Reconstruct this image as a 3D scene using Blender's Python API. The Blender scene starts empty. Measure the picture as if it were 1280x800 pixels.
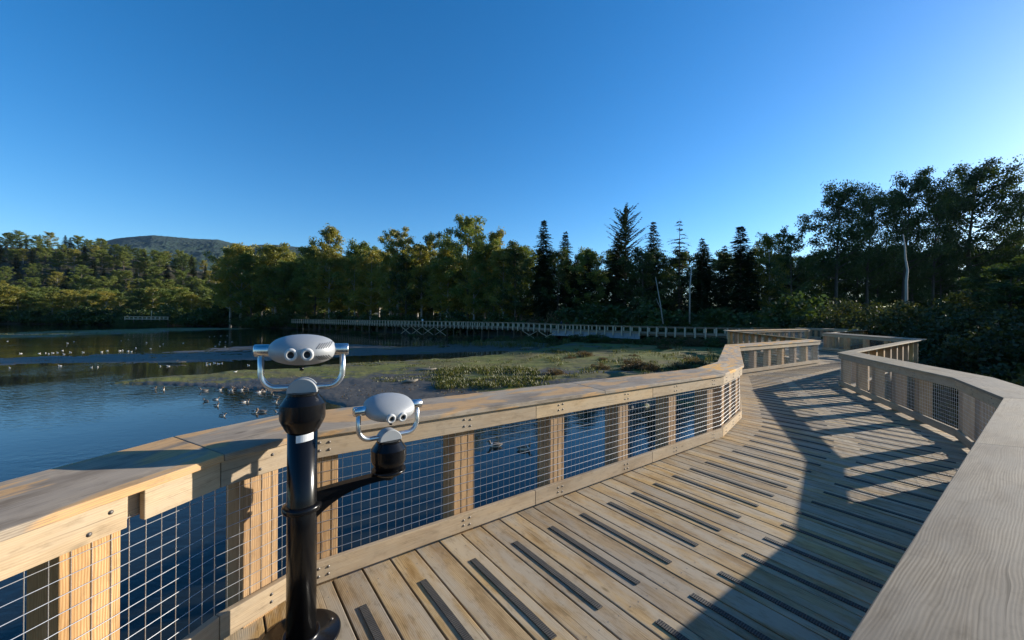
import bpy, bmesh, math, random
import numpy as np
from mathutils import Vector, Matrix

R = math.radians
random.seed(11)
RNG = np.random.default_rng(5)
scene = bpy.context.scene
COL = scene.collection
F = 482.0                      # focal length of the photograph in its own pixels
ROLL = R(0.4)
WATER_Z = -4.0
SUN_AZ = math.atan2(0.938, 0.352)   # from +Y towards +X
SUN_EL = R(14.5)


# ------------------------------------------------------------------ helpers
def tag(o, label=None, cat=None, group=None, kind=None):
    if label: o['label'] = label
    if cat: o['category'] = cat
    if group: o['group'] = group
    if kind: o['kind'] = kind
    return o


def empty(name, loc=(0, 0, 0), rz=0.0):
    o = bpy.data.objects.new(name, None)
    o.empty_display_size = 0.2
    COL.objects.link(o)
    o.location = loc
    o.rotation_euler = (0, 0, rz)
    return o


def copy_tree(o, parent=None):
    c = o.copy()
    COL.objects.link(c)
    if parent is not None:
        c.parent = parent
    for ch in list(o.children):
        copy_tree(ch, c)
    return c


def kids(o):
    return list(o.children)


def horizon(u):
    return 400.0 + math.tan(ROLL) * (u - 640)


def gp(u, v, z=WATER_Z):
    """ground point under photograph pixel (u, v) on the level z"""
    x, zz = (u - 640) / F, -(v - 400) / F
    c, s = math.cos(ROLL), math.sin(ROLL)
    x, zz = c * x - s * zz, s * x + c * zz
    k = z / zz
    return Vector((x * k, k, z))


class MB:
    """collects shapes with uv (metres along / across the grain) and one random per piece"""
    def __init__(self):
        self.v, self.f, self.uv, self.rnd, self.mi = [], [], [], [], []
        self.smooth = []

    def face(self, pts, uvs=None, rnd=0.5, mi=0, smooth=False):
        b = len(self.v)
        self.v += [tuple(p) for p in pts]
        self.f.append(tuple(range(b, b + len(pts))))
        self.uv += [tuple(q) for q in (uvs or [(0, 0)] * len(pts))]
        self.rnd.append(rnd); self.mi.append(mi); self.smooth.append(smooth)

    def hexa(self, c, length=None, rnd=None, mi=0):
        """c: 8 corners, first 4 at one end (ring order), last 4 at the other end"""
        rnd = random.random() if rnd is None else rnd
        c = [Vector(p) for p in c]
        ou, ov = random.random() * 40, random.random() * 40
        L = ((c[4] - c[0]).length + (c[6] - c[2]).length) / 2
        acc = 0.0
        cen = sum(c, Vector()) / 8

        def add(idx, uvs):
            p = [c[i] for i in idx]
            n = (p[1] - p[0]).cross(p[2] - p[0])
            if n.dot(sum(p, Vector()) / len(p) - cen) < 0:
                p = p[::-1]; uvs = uvs[::-1]
            self.face(p, [(a + ou, b + ov) for a, b in uvs], rnd, mi)
        for i in range(4):
            j = (i + 1) % 4
            w = (c[j] - c[i]).length
            add((i, j, 4 + j, 4 + i), [(0, acc), (0, acc + w), (L, acc + w), (L, acc)])
            acc += w
        for o in (0, 4):
            w = (c[o + 1] - c[o]).length; h = (c[o + 2] - c[o + 1]).length
            add((o, o + 1, o + 2, o + 3), [(0, 0), (0, w), (h * 0.3, w), (h * 0.3, 0)])

    def beam(self, a, b, w, h, rnd=None, mi=0, up=Vector((0, 0, 1))):
        a, b = Vector(a), Vector(b)
        t = (b - a).normalized()
        s = t.cross(up)
        if s.length < 1e-4: s = t.cross(Vector((0, 1, 0)))
        s.normalize(); q = s.cross(t)
        r = [s * (w / 2) + q * (h / 2), -s * (w / 2) + q * (h / 2), -s * (w / 2) - q * (h / 2), s * (w / 2) - q * (h / 2)]
        self.hexa([a + k for k in r] + [b + k for k in r], rnd=rnd, mi=mi)

    def tube(self, pts, radii, n=8, mi=0, rnd=0.5, caps=True, smooth=True):
        pts = [Vector(p) for p in pts]
        if not hasattr(radii, '__len__'): radii = [radii] * len(pts)
        rings, prev = [], None
        acc = 0
        for i, p in enumerate(pts):
            t = (pts[min(i + 1, len(pts) - 1)] - pts[max(i - 1, 0)]).normalized()
            if prev is None:
                s = t.cross(Vector((0.13, 0.2, 1)))
                if s.length < 0.1: s = t.cross(Vector((1, 0, 0.1)))
            else:
                s = prev - t * prev.dot(t)
            s.normalize(); prev = s
            q = t.cross(s)
            rings.append([p + (s * math.cos(2 * math.pi * k / n) + q * math.sin(2 * math.pi * k / n)) * radii[i] for k in range(n)])
        b = len(self.v)
        for rg in rings: self.v += [tuple(p) for p in rg]
        for i in range(len(rings) - 1):
            d = (pts[i + 1] - pts[i]).length
            for k in range(n):
                k2 = (k + 1) % n
                self.f.append((b + i * n + k, b + i * n + k2, b + (i + 1) * n + k2, b + (i + 1) * n + k))
                w = 2 * math.pi * radii[i] / n
                self.uv += [(acc, k * w), (acc, k * w + w), (acc + d, k * w + w), (acc + d, k * w)]
                self.rnd.append(rnd); self.mi.append(mi); self.smooth.append(smooth)
            acc += d
        if caps:
            for rg, rev in ((0, True), (len(rings) - 1, False)):
                idx = [b + rg * n + k for k in range(n)]
                if rev: idx = idx[::-1]
                self.f.append(tuple(idx)); self.uv += [(0, 0)] * n
                self.rnd.append(rnd); self.mi.append(mi); self.smooth.append(False)

    def lathe(self, prof, n=32, mi=0, smooth=True, m=Matrix()):
        """prof: (r, z) from bottom to top, around local z; m places it"""
        b = len(self.v)
        for r_, z in prof:
            for k in range(n):
                a = 2 * math.pi * k / n
                self.v.append(tuple(m @ Vector((r_ * math.cos(a), r_ * math.sin(a), z))))
        for i in range(len(prof) - 1):
            for k in range(n):
                k2 = (k + 1) % n
                self.f.append((b + i * n + k, b + i * n + k2, b + (i + 1) * n + k2, b + (i + 1) * n + k))
                self.uv += [(0, 0)] * 4
                self.rnd.append(0.5); self.mi.append(mi); self.smooth.append(smooth)
        for rg, rev in ((0, True), (len(prof) - 1, False)):
            if prof[rg][0] > 1e-5:
                idx = [b + rg * n + k for k in range(n)]
                if rev: idx = idx[::-1]
                self.f.append(tuple(idx)); self.uv += [(0, 0)] * n
                self.rnd.append(0.5); self.mi.append(mi); self.smooth.append(False)

    def lathe_hard(self, profs, n=32, m=Matrix()):
        for p in profs: self.lathe(p, n, m=m)

    def mesh(self, name, mats):
        me = bpy.data.meshes.new(name)
        me.from_pydata(self.v, [], self.f)
        uvl = me.uv_layers.new(name='UVMap')
        uvl.data.foreach_set('uv', np.array(self.uv, dtype=np.float32).ravel())
        at = me.attributes.new('rnd', 'FLOAT', 'FACE')
        at.data.foreach_set('value', np.array(self.rnd, dtype=np.float32))
        if not isinstance(mats, (list, tuple)): mats = [mats]
        for m in mats: me.materials.append(m)
        me.polygons.foreach_set('material_index', np.array(self.mi, dtype=np.int32))
        me.polygons.foreach_set('use_smooth', np.array(self.smooth, dtype=bool))
        me.update()
        return me

    def build(self, name, mats, parent=None, bevel=0.0, loc=None):
        o = bpy.data.objects.new(name, self.mesh(name, mats))
        COL.objects.link(o)
        if parent is not None: o.parent = parent
        if loc is not None: o.location = loc
        if bevel:
            w = bpy.data.meshes  # weld shared corners first so that bevels work
            bm = bmesh.new(); bm.from_mesh(o.data)
            bmesh.ops.remove_doubles(bm, verts=bm.verts, dist=1e-5)
            bm.to_mesh(o.data); bm.free()
            md = o.modifiers.new('bevel', 'BEVEL'); md.width = bevel; md.segments = 2
            md.limit_method = 'ANGLE'; md.angle_limit = R(40)
        return o


# ------------------------------------------------------------------ materials
def new_mat(name):
    m = bpy.data.materials.new(name)
    m.use_nodes = True
    nt = m.node_tree
    nt.nodes.clear()
    out = nt.nodes.new('ShaderNodeOutputMaterial')
    return m, nt, out


class N:
    """tiny node-graph helper"""
    def __init__(self, nt): self.nt = nt

    def __call__(self, typ, ins=None, **props):
        n = self.nt.nodes.new(typ)
        for k, v in props.items(): setattr(n, k, v)
        for k, v in (ins or {}).items():
            s = n.inputs[k]
            if hasattr(v, 'bl_idname') or isinstance(v, bpy.types.NodeSocket):
                self.nt.links.new(v, s)
            else:
                s.default_value = v
        return n

    def math(self, op, a, b=0.0, clamp=False):
        return self('ShaderNodeMath', {0: a, 1: b}, operation=op, use_clamp=clamp).outputs[0]

    def ramp(self, fac, stops, interp='LINEAR'):
        n = self('ShaderNodeValToRGB', {'Fac': fac})
        n.color_ramp.interpolation = interp
        el = n.color_ramp.elements
        el[0].position, el[0].color = stops[0][0], (*stops[0][1], 1) if len(stops[0][1]) == 3 else stops[0][1]
        el[1].position, el[1].color = stops[1][0], (*stops[1][1], 1) if len(stops[1][1]) == 3 else stops[1][1]
        for p, c in stops[2:]:
            e = el.new(p); e.color = (*c, 1)
        return n.outputs['Color']

    def mix(self, fac, a, b, blend='MIX'):
        n = self('ShaderNodeMix', data_type='RGBA', blend_type=blend)
        for s, v in ((n.inputs[0], fac), (n.inputs[6], a), (n.inputs[7], b)):
            if isinstance(v, bpy.types.NodeSocket): self.nt.links.new(v, s)
            elif isinstance(v, (int, float)): s.default_value = v
            else: s.default_value = (*v, 1) if len(v) == 3 else v
        return n.outputs[2]


def g3(x): return (x, x, x)


def wood(name, pale, dark, stain, stain_amt=0.5, grey=None, grey_amt=0.0, rough=0.75, grain=1.0, wave=0.35, bump=0.35, checks=0.5, dirt=0.5, spot=None, spot_amt=0.0):
    m, nt, out = new_mat(name)
    n = N(nt)
    uv = n('ShaderNodeUVMap', uv_map='UVMap').outputs[0]
    rnd = n('ShaderNodeAttribute', attribute_name='rnd', attribute_type='GEOMETRY').outputs['Fac']
    # warp the grain so that it bends round knots
    low = n('ShaderNodeMapping', {'Vector': uv, 'Scale': (1.6, 7.0, 1)}).outputs[0]
    warp = n('ShaderNodeTexNoise', {'Vector': low, 'Scale': 1.0, 'Detail': 2.0}).outputs['Fac']
    wv = n('ShaderNodeCombineXYZ', {1: n.math('MULTIPLY', n.math('SUBTRACT', warp, 0.5), 0.05)}).outputs[0]
    uvw = n('ShaderNodeVectorMath', {0: uv, 1: wv}, operation='ADD').outputs[0]
    gm = n('ShaderNodeMapping', {'Vector': uvw, 'Scale': (2.2, 75.0, 1)}).outputs[0]
    g1 = n('ShaderNodeTexNoise', {'Vector': gm, 'Scale': 1.0, 'Detail': 5.0, 'Roughness': 0.6}).outputs['Fac']
    gm2 = n('ShaderNodeMapping', {'Vector': uvw, 'Scale': (0.7, 30.0, 1)}).outputs[0]
    g2 = n('ShaderNodeTexWave', {'Vector': gm2, 'Scale': 1.1, 'Distortion': 5.0, 'Detail': 3.0, 'Detail Scale': 0.6}, bands_direction='Y').outputs['Fac']
    gr = n.math('ADD', n.math('MULTIPLY', g1, 1 - wave), n.math('MULTIPLY', g2, wave))
    c = n.mix(n.ramp(gr, [(0.28, g3(0)), (0.68, g3(1))]), dark, pale)
    c = n.mix(1.0 - grain, c, tuple((a + b) / 2 for a, b in zip(pale, dark))) if grain < 1 else c
    # stains and weathering
    sm = n('ShaderNodeMapping', {'Vector': uv, 'Scale': (1.7, 6.0, 1)}).outputs[0]
    st = n('ShaderNodeTexNoise', {'Vector': sm, 'Scale': 1.0, 'Detail': 4.0, 'Roughness': 0.65}).outputs['Fac']
    c = n.mix(n.math('MULTIPLY', n.ramp(st, [(0.45, g3(0)), (0.66, g3(1))]), stain_amt), c, stain)
    if grey:
        gm3 = n('ShaderNodeMapping', {'Vector': uv, 'Location': (7, 3, 0), 'Scale': (1.1, 4.0, 1)}).outputs[0]
        gt = n('ShaderNodeTexNoise', {'Vector': gm3, 'Scale': 1.3, 'Detail': 5.0, 'Roughness': 0.6}).outputs['Fac']
        c = n.mix(n.math('MULTIPLY', n.ramp(gt, [(0.42, g3(0)), (0.58, g3(1))]), grey_amt), c, grey)
    if spot:
        pm = n('ShaderNodeMapping', {'Vector': uv, 'Location': (3, 11, 0), 'Scale': (1.5, 5.5, 1)}).outputs[0]
        pt = n('ShaderNodeTexNoise', {'Vector': pm, 'Scale': 1.0, 'Detail': 3.0, 'Roughness': 0.55, 'Distortion': 0.4}).outputs['Fac']
        c = n.mix(n.math('MULTIPLY', n.ramp(pt, [(0.49, g3(0)), (0.545, g3(1))]), n.math('MULTIPLY', n.ramp(gr, [(0.3, g3(0.35)), (0.6, g3(1))]), spot_amt)), c, spot)
    # knots
    km = n('ShaderNodeMapping', {'Vector': uvw, 'Scale': (2.0, 6.5, 1)}).outputs[0]
    kv = n('ShaderNodeTexVoronoi', {'Vector': km, 'Scale': 1.0, 'Randomness': 1.0}).outputs['Distance']
    c = n.mix(n.ramp(kv, [(0.035, g3(0.75)), (0.10, g3(0))]), c, tuple(x * 0.42 for x in dark))
    # drying checks along the grain, dirt specks, mottling
    cm = n('ShaderNodeMapping', {'Vector': uvw, 'Location': (5, 2, 0), 'Scale': (1.3, 130.0, 1)}).outputs[0]
    ck = n('ShaderNodeTexNoise', {'Vector': cm, 'Scale': 1.0, 'Detail': 2.0, 'Roughness': 0.5}).outputs['Fac']
    cg = n('ShaderNodeTexNoise', {'Vector': low, 'Scale': 0.8, 'Detail': 1.0}).outputs['Fac']
    cf = n.math('MULTIPLY', n.ramp(ck, [(0.60, g3(0)), (0.68, g3(1))]), n.ramp(cg, [(0.42, g3(0)), (0.6, g3(1))]))
    c = n.mix(n.math('MULTIPLY', cf, checks), c, tuple(x * 0.35 for x in dark))
    dm = n('ShaderNodeMapping', {'Vector': uv, 'Location': (1, 9, 0), 'Scale': (9.0, 22.0, 1)}).outputs[0]
    dn = n('ShaderNodeTexNoise', {'Vector': dm, 'Scale': 1.0, 'Detail': 6.0, 'Roughness': 0.7}).outputs['Fac']
    c = n.mix(n.math('MULTIPLY', n.ramp(dn, [(0.52, g3(0)), (0.75, g3(1))]), dirt), c, tuple(x * 0.5 for x in dark))
    c = n.mix(1.0, c, (1.0, 0.945, 0.85), 'MULTIPLY')
    # every board has its own tone
    br = n.math('ADD', 0.80, n.math('MULTIPLY', rnd, 0.42))
    c = n('ShaderNodeHueSaturation', {'Color': c, 'Value': br, 'Saturation': n.math('ADD', 0.85, n.math('MULTIPLY', rnd, 0.25))}).outputs[0]
    bs = n('ShaderNodeBsdfPrincipled', {'Base Color': c, 'Roughness': rough})
    bs.inputs['Specular IOR Level'].default_value = 0.12
    bp = n('ShaderNodeBump', {'Height': gr, 'Strength': bump, 'Distance': 0.003})
    nt.links.new(bp.outputs[0], bs.inputs['Normal'])
    nt.links.new(bs.outputs[0], out.inputs[0])
    return m


def simple(name, col, rough=0.5, metal=0.0, var=0.15, scale=20.0, bump=0.0, coat=0.0, spec=0.5):
    m, nt, out = new_mat(name)
    n = N(nt)
    co = n('ShaderNodeTexCoord').outputs['Object']
    t = n('ShaderNodeTexNoise', {'Vector': co, 'Scale': scale, 'Detail': 4.0}).outputs['Fac']
    c = n.mix(t, tuple(x * (1 - var) for x in col), tuple(min(1, x * (1 + var)) for x in col))
    rr = n.math('ADD', rough - 0.06, n.math('MULTIPLY', t, 0.12))
    bs = n('ShaderNodeBsdfPrincipled', {'Base Color': c, 'Roughness': rr, 'Metallic': metal})
    bs.inputs['Coat Weight'].default_value = coat
    bs.inputs['Specular IOR Level'].default_value = spec
    if bump:
        b = n('ShaderNodeBump', {'Height': t, 'Strength': bump, 'Distance': 0.002})
        nt.links.new(b.outputs[0], bs.inputs['Normal'])
    nt.links.new(bs.outputs[0], out.inputs[0])
    return m


def leaf_mat(name, cols, transl=0.35, obj_var=0.25):
    """foliage: colour per leaf and per tree, thin leaves let some light through"""
    m, nt, out = new_mat(name)
    n = N(nt)
    rnd = n('ShaderNodeAttribute', attribute_name='rnd', attribute_type='GEOMETRY').outputs['Fac']
    ob = n('ShaderNodeObjectInfo').outputs['Random']
    stops = [(i / (len(cols) - 1), c) for i, c in enumerate(cols)]
    f = n.math('ADD', n.math('MULTIPLY', rnd, 1 - obj_var), n.math('MULTIPLY', ob, obj_var), clamp=True)
    c = n.ramp(f, stops)
    d = n('ShaderNodeBsdfDiffuse', {'Color': c})
    t = n('ShaderNodeBsdfTranslucent', {'Color': n.mix(1.0, c, (1.0, 0.95, 0.45), 'MULTIPLY')})
    g = n('ShaderNodeBsdfGlossy', {'Color': (1, 1, 1, 1), 'Roughness': 0.5})
    mx = n('ShaderNodeMixShader', {0: transl, 1: d.outputs[0], 2: t.outputs[0]})
    mx2 = n('ShaderNodeMixShader', {0: 0.025, 1: mx.outputs[0], 2: g.outputs[0]})
    nt.links.new(mx2.outputs[0], out.inputs[0])
    return m


M = {}
M['deck'] = wood('deck_plank_wood', (0.42, 0.315, 0.185), (0.30, 0.215, 0.115), (0.185, 0.115, 0.05), 0.8, (0.35, 0.315, 0.26), 0.8, rough=0.8, wave=0.35, checks=0.8, dirt=0.75)
M['cap'] = wood('weathered_cap_wood', (0.46, 0.39, 0.305), (0.29, 0.235, 0.175), (0.13, 0.098, 0.072), 0.8, (0.29, 0.25, 0.21), 0.65, rough=0.75,
                wave=0.3, bump=0.2, checks=0.7, dirt=0.6, spot=(0.58, 0.32, 0.09), spot_amt=0.9)
M['cap_grey'] = wood('grey_cap_wood', (0.38, 0.31, 0.22), (0.215, 0.17, 0.11), (0.14, 0.105, 0.07), 0.6, (0.27, 0.235, 0.185), 0.6, rough=0.75, grain=1.0, wave=0.3, bump=0.15, checks=0.7, dirt=0.45)
M['rail'] = wood('pale_rail_wood', (0.44, 0.35, 0.245), (0.33, 0.255, 0.17), (0.22, 0.16, 0.10), 0.6, (0.36, 0.305, 0.235), 0.6, dirt=0.65, checks=0.6, wave=0.22, bump=0.2)
M['post'] = wood('warm_post_wood', (0.46, 0.315, 0.18), (0.30, 0.185, 0.095), (0.22, 0.125, 0.06), 0.55, wave=0.45)
def grip_mat():
    m, nt, out = new_mat('black_grip_strip')
    n = N(nt)
    uv = n('ShaderNodeUVMap', uv_map='UVMap').outputs[0]
    w = n('ShaderNodeTexWave', {'Vector': uv, 'Scale': 22.0, 'Distortion': 1.5, 'Detail': 2.0, 'Detail Scale': 3.0}, bands_direction='X').outputs['Fac']
    t = n('ShaderNodeTexNoise', {'Vector': uv, 'Scale': 9.0, 'Detail': 4.0}).outputs['Fac']
    c = n.mix(n.math('MULTIPLY', w, t), (0.016, 0.015, 0.014), (0.125, 0.11, 0.09))
    bs = n('ShaderNodeBsdfPrincipled', {'Base Color': c, 'Roughness': 0.85})
    bp = n('ShaderNodeBump', {'Height': w, 'Strength': 0.7, 'Distance': 0.004})
    nt.links.new(bp.outputs[0], bs.inputs['Normal']); nt.links.new(bs.outputs[0], out.inputs[0])
    return m
M['grip'] = grip_mat()
M['wire'] = simple('galvanised_wire', (0.55, 0.55, 0.54), 0.38, 0.85, 0.1)
M['bolt'] = simple('bolt_steel', (0.16, 0.145, 0.13), 0.5, 0.7, 0.2, 80)
M['black'] = simple('black_gloss_paint', (0.005, 0.005, 0.0055), 0.24, 0, 0.2, 8, coat=0.0, spec=0.3)
M['silver'] = simple('silver_cast_paint', (0.29, 0.30, 0.305), 0.5, 0.15, 0.06, 90, bump=0.05)
M['chrome'] = simple('brushed_steel', (0.58, 0.58, 0.58), 0.26, 1.0, 0.04, 40)
M['tube'] = simple('satin_steel_tube', (0.55, 0.56, 0.57), 0.3, 0.9, 0.05, 40)
M['rubber'] = simple('black_rubber', (0.012, 0.012, 0.012), 0.55)
M['ring'] = simple('pale_eyecup_ring', (0.46, 0.46, 0.45), 0.45)
M['decal'] = simple('white_sticker', (0.72, 0.72, 0.70), 0.45)
M['steel'] = simple('grey_girder_steel', (0.20, 0.23, 0.26), 0.6, 0.1, 0.15, 1.5)
M['farwood'] = wood('far_rail_wood', (0.34, 0.285, 0.22), (0.25, 0.20, 0.15), (0.19, 0.15, 0.105), 0.3)
M['midwood'] = wood('aged_board_wood', (0.27, 0.225, 0.17), (0.18, 0.145, 0.105), (0.12, 0.095, 0.07), 0.3)
M['darkwood'] = wood('shade_dark_beam_wood', (0.16, 0.135, 0.105), (0.10, 0.08, 0.06), (0.07, 0.055, 0.04), 0.3)  # shade below the far decks put into the timber colour
M['farpost'] = wood('far_post_wood', (0.52, 0.45, 0.36), (0.42, 0.35, 0.27), (0.32, 0.26, 0.19), 0.2)
M['bark'] = simple('dark_bark', (0.075, 0.06, 0.045), 0.9, 0, 0.5, 3, bump=0.5)
M['palebark'] = simple('pale_bark', (0.30, 0.28, 0.25), 0.85, 0, 0.35, 2, bump=0.4)
M['snag'] = simple('bleached_dead_wood', (0.31, 0.285, 0.25), 0.85, 0, 0.3, 2, bump=0.4)
M['leaf_green'] = leaf_mat('broadleaf_green', [(0.055, 0.085, 0.017), (0.10, 0.140, 0.025), (0.155, 0.185, 0.033), (0.22, 0.215, 0.040)], 0.42)
M['leaf_gold'] = leaf_mat('broadleaf_turning', [(0.095, 0.12, 0.021), (0.175, 0.18, 0.029), (0.27, 0.235, 0.036), (0.38, 0.275, 0.042)], 0.42)
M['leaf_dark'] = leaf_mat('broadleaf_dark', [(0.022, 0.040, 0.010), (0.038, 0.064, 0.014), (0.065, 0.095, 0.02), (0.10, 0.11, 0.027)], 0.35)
M['needle'] = leaf_mat('conifer_needles', [(0.014, 0.028, 0.012), (0.022, 0.042, 0.016), (0.036, 0.058, 0.02)], 0.12)
M['leaf_brown'] = leaf_mat('dry_shrub', [(0.055, 0.042, 0.018), (0.095, 0.062, 0.025), (0.14, 0.085, 0.035), (0.10, 0.10, 0.03)])
M['leaf_bush'] = leaf_mat('bank_bush', [(0.016, 0.026, 0.008), (0.03, 0.042, 0.011), (0.055, 0.062, 0.015), (0.13, 0.10, 0.02)])
M['grass'] = leaf_mat('marsh_grass', [(0.04, 0.055, 0.011), (0.07, 0.085, 0.016), (0.115, 0.12, 0.028), (0.17, 0.14, 0.055)], 0.35, 0.0)
M['duck_brown'] = simple('brown_plumage', (0.13, 0.10, 0.075), 0.8, 0, 0.5, 40)
M['duck_pale'] = simple('pale_plumage', (0.62, 0.58, 0.52), 0.8, 0, 0.3, 30)
M['bill'] = simple('orange_bill', (0.45, 0.22, 0.05), 0.5)
M['skin'] = simple('skin_tone', (0.48, 0.30, 0.22), 0.6)
M['shirt'] = simple('white_cloth', (0.75, 0.75, 0.75), 0.9)
M['trousers'] = simple('dark_cloth', (0.03, 0.035, 0.05), 0.9)
M['hairm'] = simple('dark_hair', (0.03, 0.022, 0.016), 0.7)
M['driftwood'] = simple('driftwood', (0.20, 0.17, 0.13), 0.9, 0, 0.4, 5)


# ------------------------------------------------------------------ deck geometry
def zdeck(x, y): return -1.865 - 0.0255 * x + 0.0065 * y


def V3(x, y, z=None): return Vector((x, y, zdeck(x, y) if z is None else z))


LEFT = [V3(-2.45, -1.20), V3(-1.58, 2.10), V3(-1.35, 2.52), V3(3.42, 6.23), V3(4.52, 7.56), V3(8.4, 14.3, -1.99), V3(14.4, 18.0, -1.93),
        V3(17.5, 31.0, -1.82), V3(28.0, 36.2, -1.75), V3(29.5, 47.0, -1.80)]
RIGHT = [V3(-2.10, -1.20), V3(6.09, 4.735), V3(7.70, 6.70), V3(10.55, 12.46, -2.05), V3(20.3, 19.5, -1.92), V3(19.7, 24.5, -1.76),
         V3(32.0, 35.0, -1.75), V3(34.5, 47.0, -1.80)]


def lerp_poly(pts, s):
    for a, b in zip(pts, pts[1:]):
        L = (b - a).length
        if s <= L: return a.lerp(b, s / L)
        s -= L
    return pts[-1].copy()


def plen(pts): return sum((b - a).length for a, b in zip(pts, pts[1:]))


def cut(pts, t, s):
    for a, b in zip(pts, pts[1:]):
        da, db = a.x * t.x + a.y * t.y - s, b.x * t.x + b.y * t.y - s
        if da <= 0 < db: return a.lerp(b, da / (da - db))
    return None


PITCH = 0.205
T2 = (LEFT[3] - LEFT[2]); T2.z = 0; T2.normalize()
rungs = []
s = LEFT[2].x * T2.x + LEFT[2].y * T2.y - 3.1
s_end = LEFT[3].x * T2.x + LEFT[3].y * T2.y
near_count = 0
while s < s_end:
    a, b = cut(LEFT[:4], T2, s), cut(RIGHT[:2], T2, s)
    if a and b: rungs.append((a, b))
    s += PITCH
near_count = len(rungs)
def span(lp, rp):
    n = max(2, round((plen(lp) + plen(rp)) / 2 / PITCH))
    for i in range(1, n + 1):
        rungs.append((lerp_poly(lp, plen(lp) * i / n), lerp_poly(rp, plen(rp) * i / n)))
ra = rungs[-1]
span([ra[0]] + LEFT[3:6], [ra[1], RIGHT[1], RIGHT[2], RIGHT[3]])
span(LEFT[5:7], RIGHT[3:5])
span(LEFT[6:8], RIGHT[4:6])
span(LEFT[7:9], RIGHT[5:7])
span(LEFT[8:10], RIGHT[6:8])

deck = empty('boardwalk_deck', (0, 0, 0))
tag(deck, 'plank boardwalk with black grip strips winding between two timber railings', 'boardwalk', kind='structure')
mb = MB()
strips_near, strips_far = [], MB()
for i in range(len(rungs) - 1):
    (a0, b0), (a1, b1) = rungs[i], rungs[i + 1]
    d0, d1 = (b0 - a0).normalized(), (b1 - a1).normalized()
    e = 0.30
    p = [a0 - d0 * e, b0 + d0 * e, b1 + d1 * e, a1 - d1 * e]
    t0, t1 = (p[3] - p[0]), (p[2] - p[1])
    g = 0.012
    q0 = p[0] + t0.normalized() * g; q1 = p[1] + t1.normalized() * g
    jit = random.uniform(-0.0015, 0.0015)
    dz = Vector((0, 0, -0.045)); jz = Vector((0, 0, jit))
    ch = Vector((0, 0, -0.006))
    mb.hexa([q0 + jz, p[3] + jz, p[3] + dz, q0 + dz, q1 + jz, p[2] + jz, p[2] + dz, q1 + dz])
    if i < 75:
        dv = (p[2] - p[1]).normalized()
        for fr in (0.13, 0.5, 0.87):
            for wv in (0.25, 0.75):
                c_ = q0.lerp(q1, fr) + (p[3] - q0).lerp(p[2] - q1, fr) * wv + Vector((random.uniform(-.01, .01), random.uniform(-.01, .01), 0.0012 + jit))
                mb.face([c_ + Vector((math.cos(k_ * 1.047) * .005, math.sin(k_ * 1.047) * .005, 0)) for k_ in range(6)], mi=1)
    # one grip strip on every board, the two rows alternating
    w = ((a0 + a1) / 2, (b0 + b1) / 2)
    dr = (w[1] - w[0]); L = dr.length; dr.normalize()
    row = i % 2
    s0 = (0.30 if row == 0 else 1.41) * L / 2.5
    s1 = s0 + 0.85 * L / 2.5
    if L > 4.2: s0, s1 = L * (0.12 if row == 0 else 0.56), L * (0.46 if row == 0 else 0.9)
    m = strips_far if i >= 96 else MB()
    h = Vector((0, 0, 0.003 + jit))
    sa, sb = w[0] + dr * s0, w[0] + dr * s1
    m.beam(sa + h, sb + h, 0.046, 0.010)
    if m is not strips_far: strips_near.append(m)
mb.build('deck_planks', [M['deck'], M['bolt']], deck, bevel=0.004)
for m in strips_near: m.build('grip_strip', M['grip'], deck)
tag(strips_far.build('far_grip_strips', M['grip'], deck), kind='stuff')
# joists and rim beams under the planks
mb = MB()
for pts, sg in ((LEFT, 1), (RIGHT, -1)):
    for a, b in zip(pts, pts[1:]):
        t = (b - a).normalized(); nrm = Vector((t.y, -t.x, 0)) * sg
        for off in (0.10, 1.0):
            dzv = Vector((0, 0, -0.20))
            mb.beam(a + nrm * off + dzv, b + nrm * off + dzv, 0.09, 0.29)
mb.build('joist_frame', M['post'], deck)
for pts, sg in ((LEFT, 1), (RIGHT, -1)):
    tot = plen(pts); k = 1.0
    while k < tot:
        c = lerp_poly(pts, k)
        m = MB(); m.tube([(c.x, c.y, c.z - 0.37), (c.x, c.y, -5.2)], 0.13, 10)
        m.build('pile', M['post'], deck)
        k += 4.5


# ------------------------------------------------------------------ railings
def offset_poly(pts, off, sg):
    """shift a polyline sideways in plan, mitred; sg=+1 shifts to the left of travel"""
    out = []
    for i, p in enumerate(pts):
        ns = []
        if i > 0: d = (p - pts[i - 1]); ns.append(Vector((-d.y, d.x, 0)).normalized())
        if i < len(pts) - 1: d = (pts[i + 1] - p); ns.append(Vector((-d.y, d.x, 0)).normalized())
        n_ = sum(ns, Vector()).normalized()
        k = off / max(0.4, n_.dot(ns[0]))
        out.append(p + n_ * k * sg)
    return out


def band(mb_, pts, sg, o0, o1, z0, z1, i, gap=0.0015):
    a, b = offset_poly(pts, o0, sg), offset_poly(pts, o1, sg)
    ta = (a[i + 1] - a[i]).normalized() * gap; tb = (b[i + 1] - b[i]).normalized() * gap
    Z0, Z1 = Vector((0, 0, z0)), Vector((0, 0, z1))
    mb_.hexa([a[i] + ta + Z0, a[i] + ta + Z1, b[i] + tb + Z1, b[i] + tb + Z0,
              a[i + 1] - ta + Z0, a[i + 1] - ta + Z1, b[i + 1] - tb + Z1, b[i + 1] - tb + Z0])


bolt_me = None
def bolt_mesh():
    global bolt_me
    if bolt_me is None:
        m = MB(); m.lathe([(0.0095, 0), (0.0095, 0.0015), (0.006, 0.002), (0.006, 0.005), (0.003, 0.006)], 10)
        bolt_me = m.mesh('bolt', M['bolt'])
    return bolt_me


def add_bolt(parent, p, nrm):
    o = bpy.data.objects.new('bolt', bolt_mesh()); COL.objects.link(o); o.parent = parent
    o.matrix_local = Matrix.Translation(p) @ nrm.to_track_quat('Z', 'Y').to_matrix().to_4x4()


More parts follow.
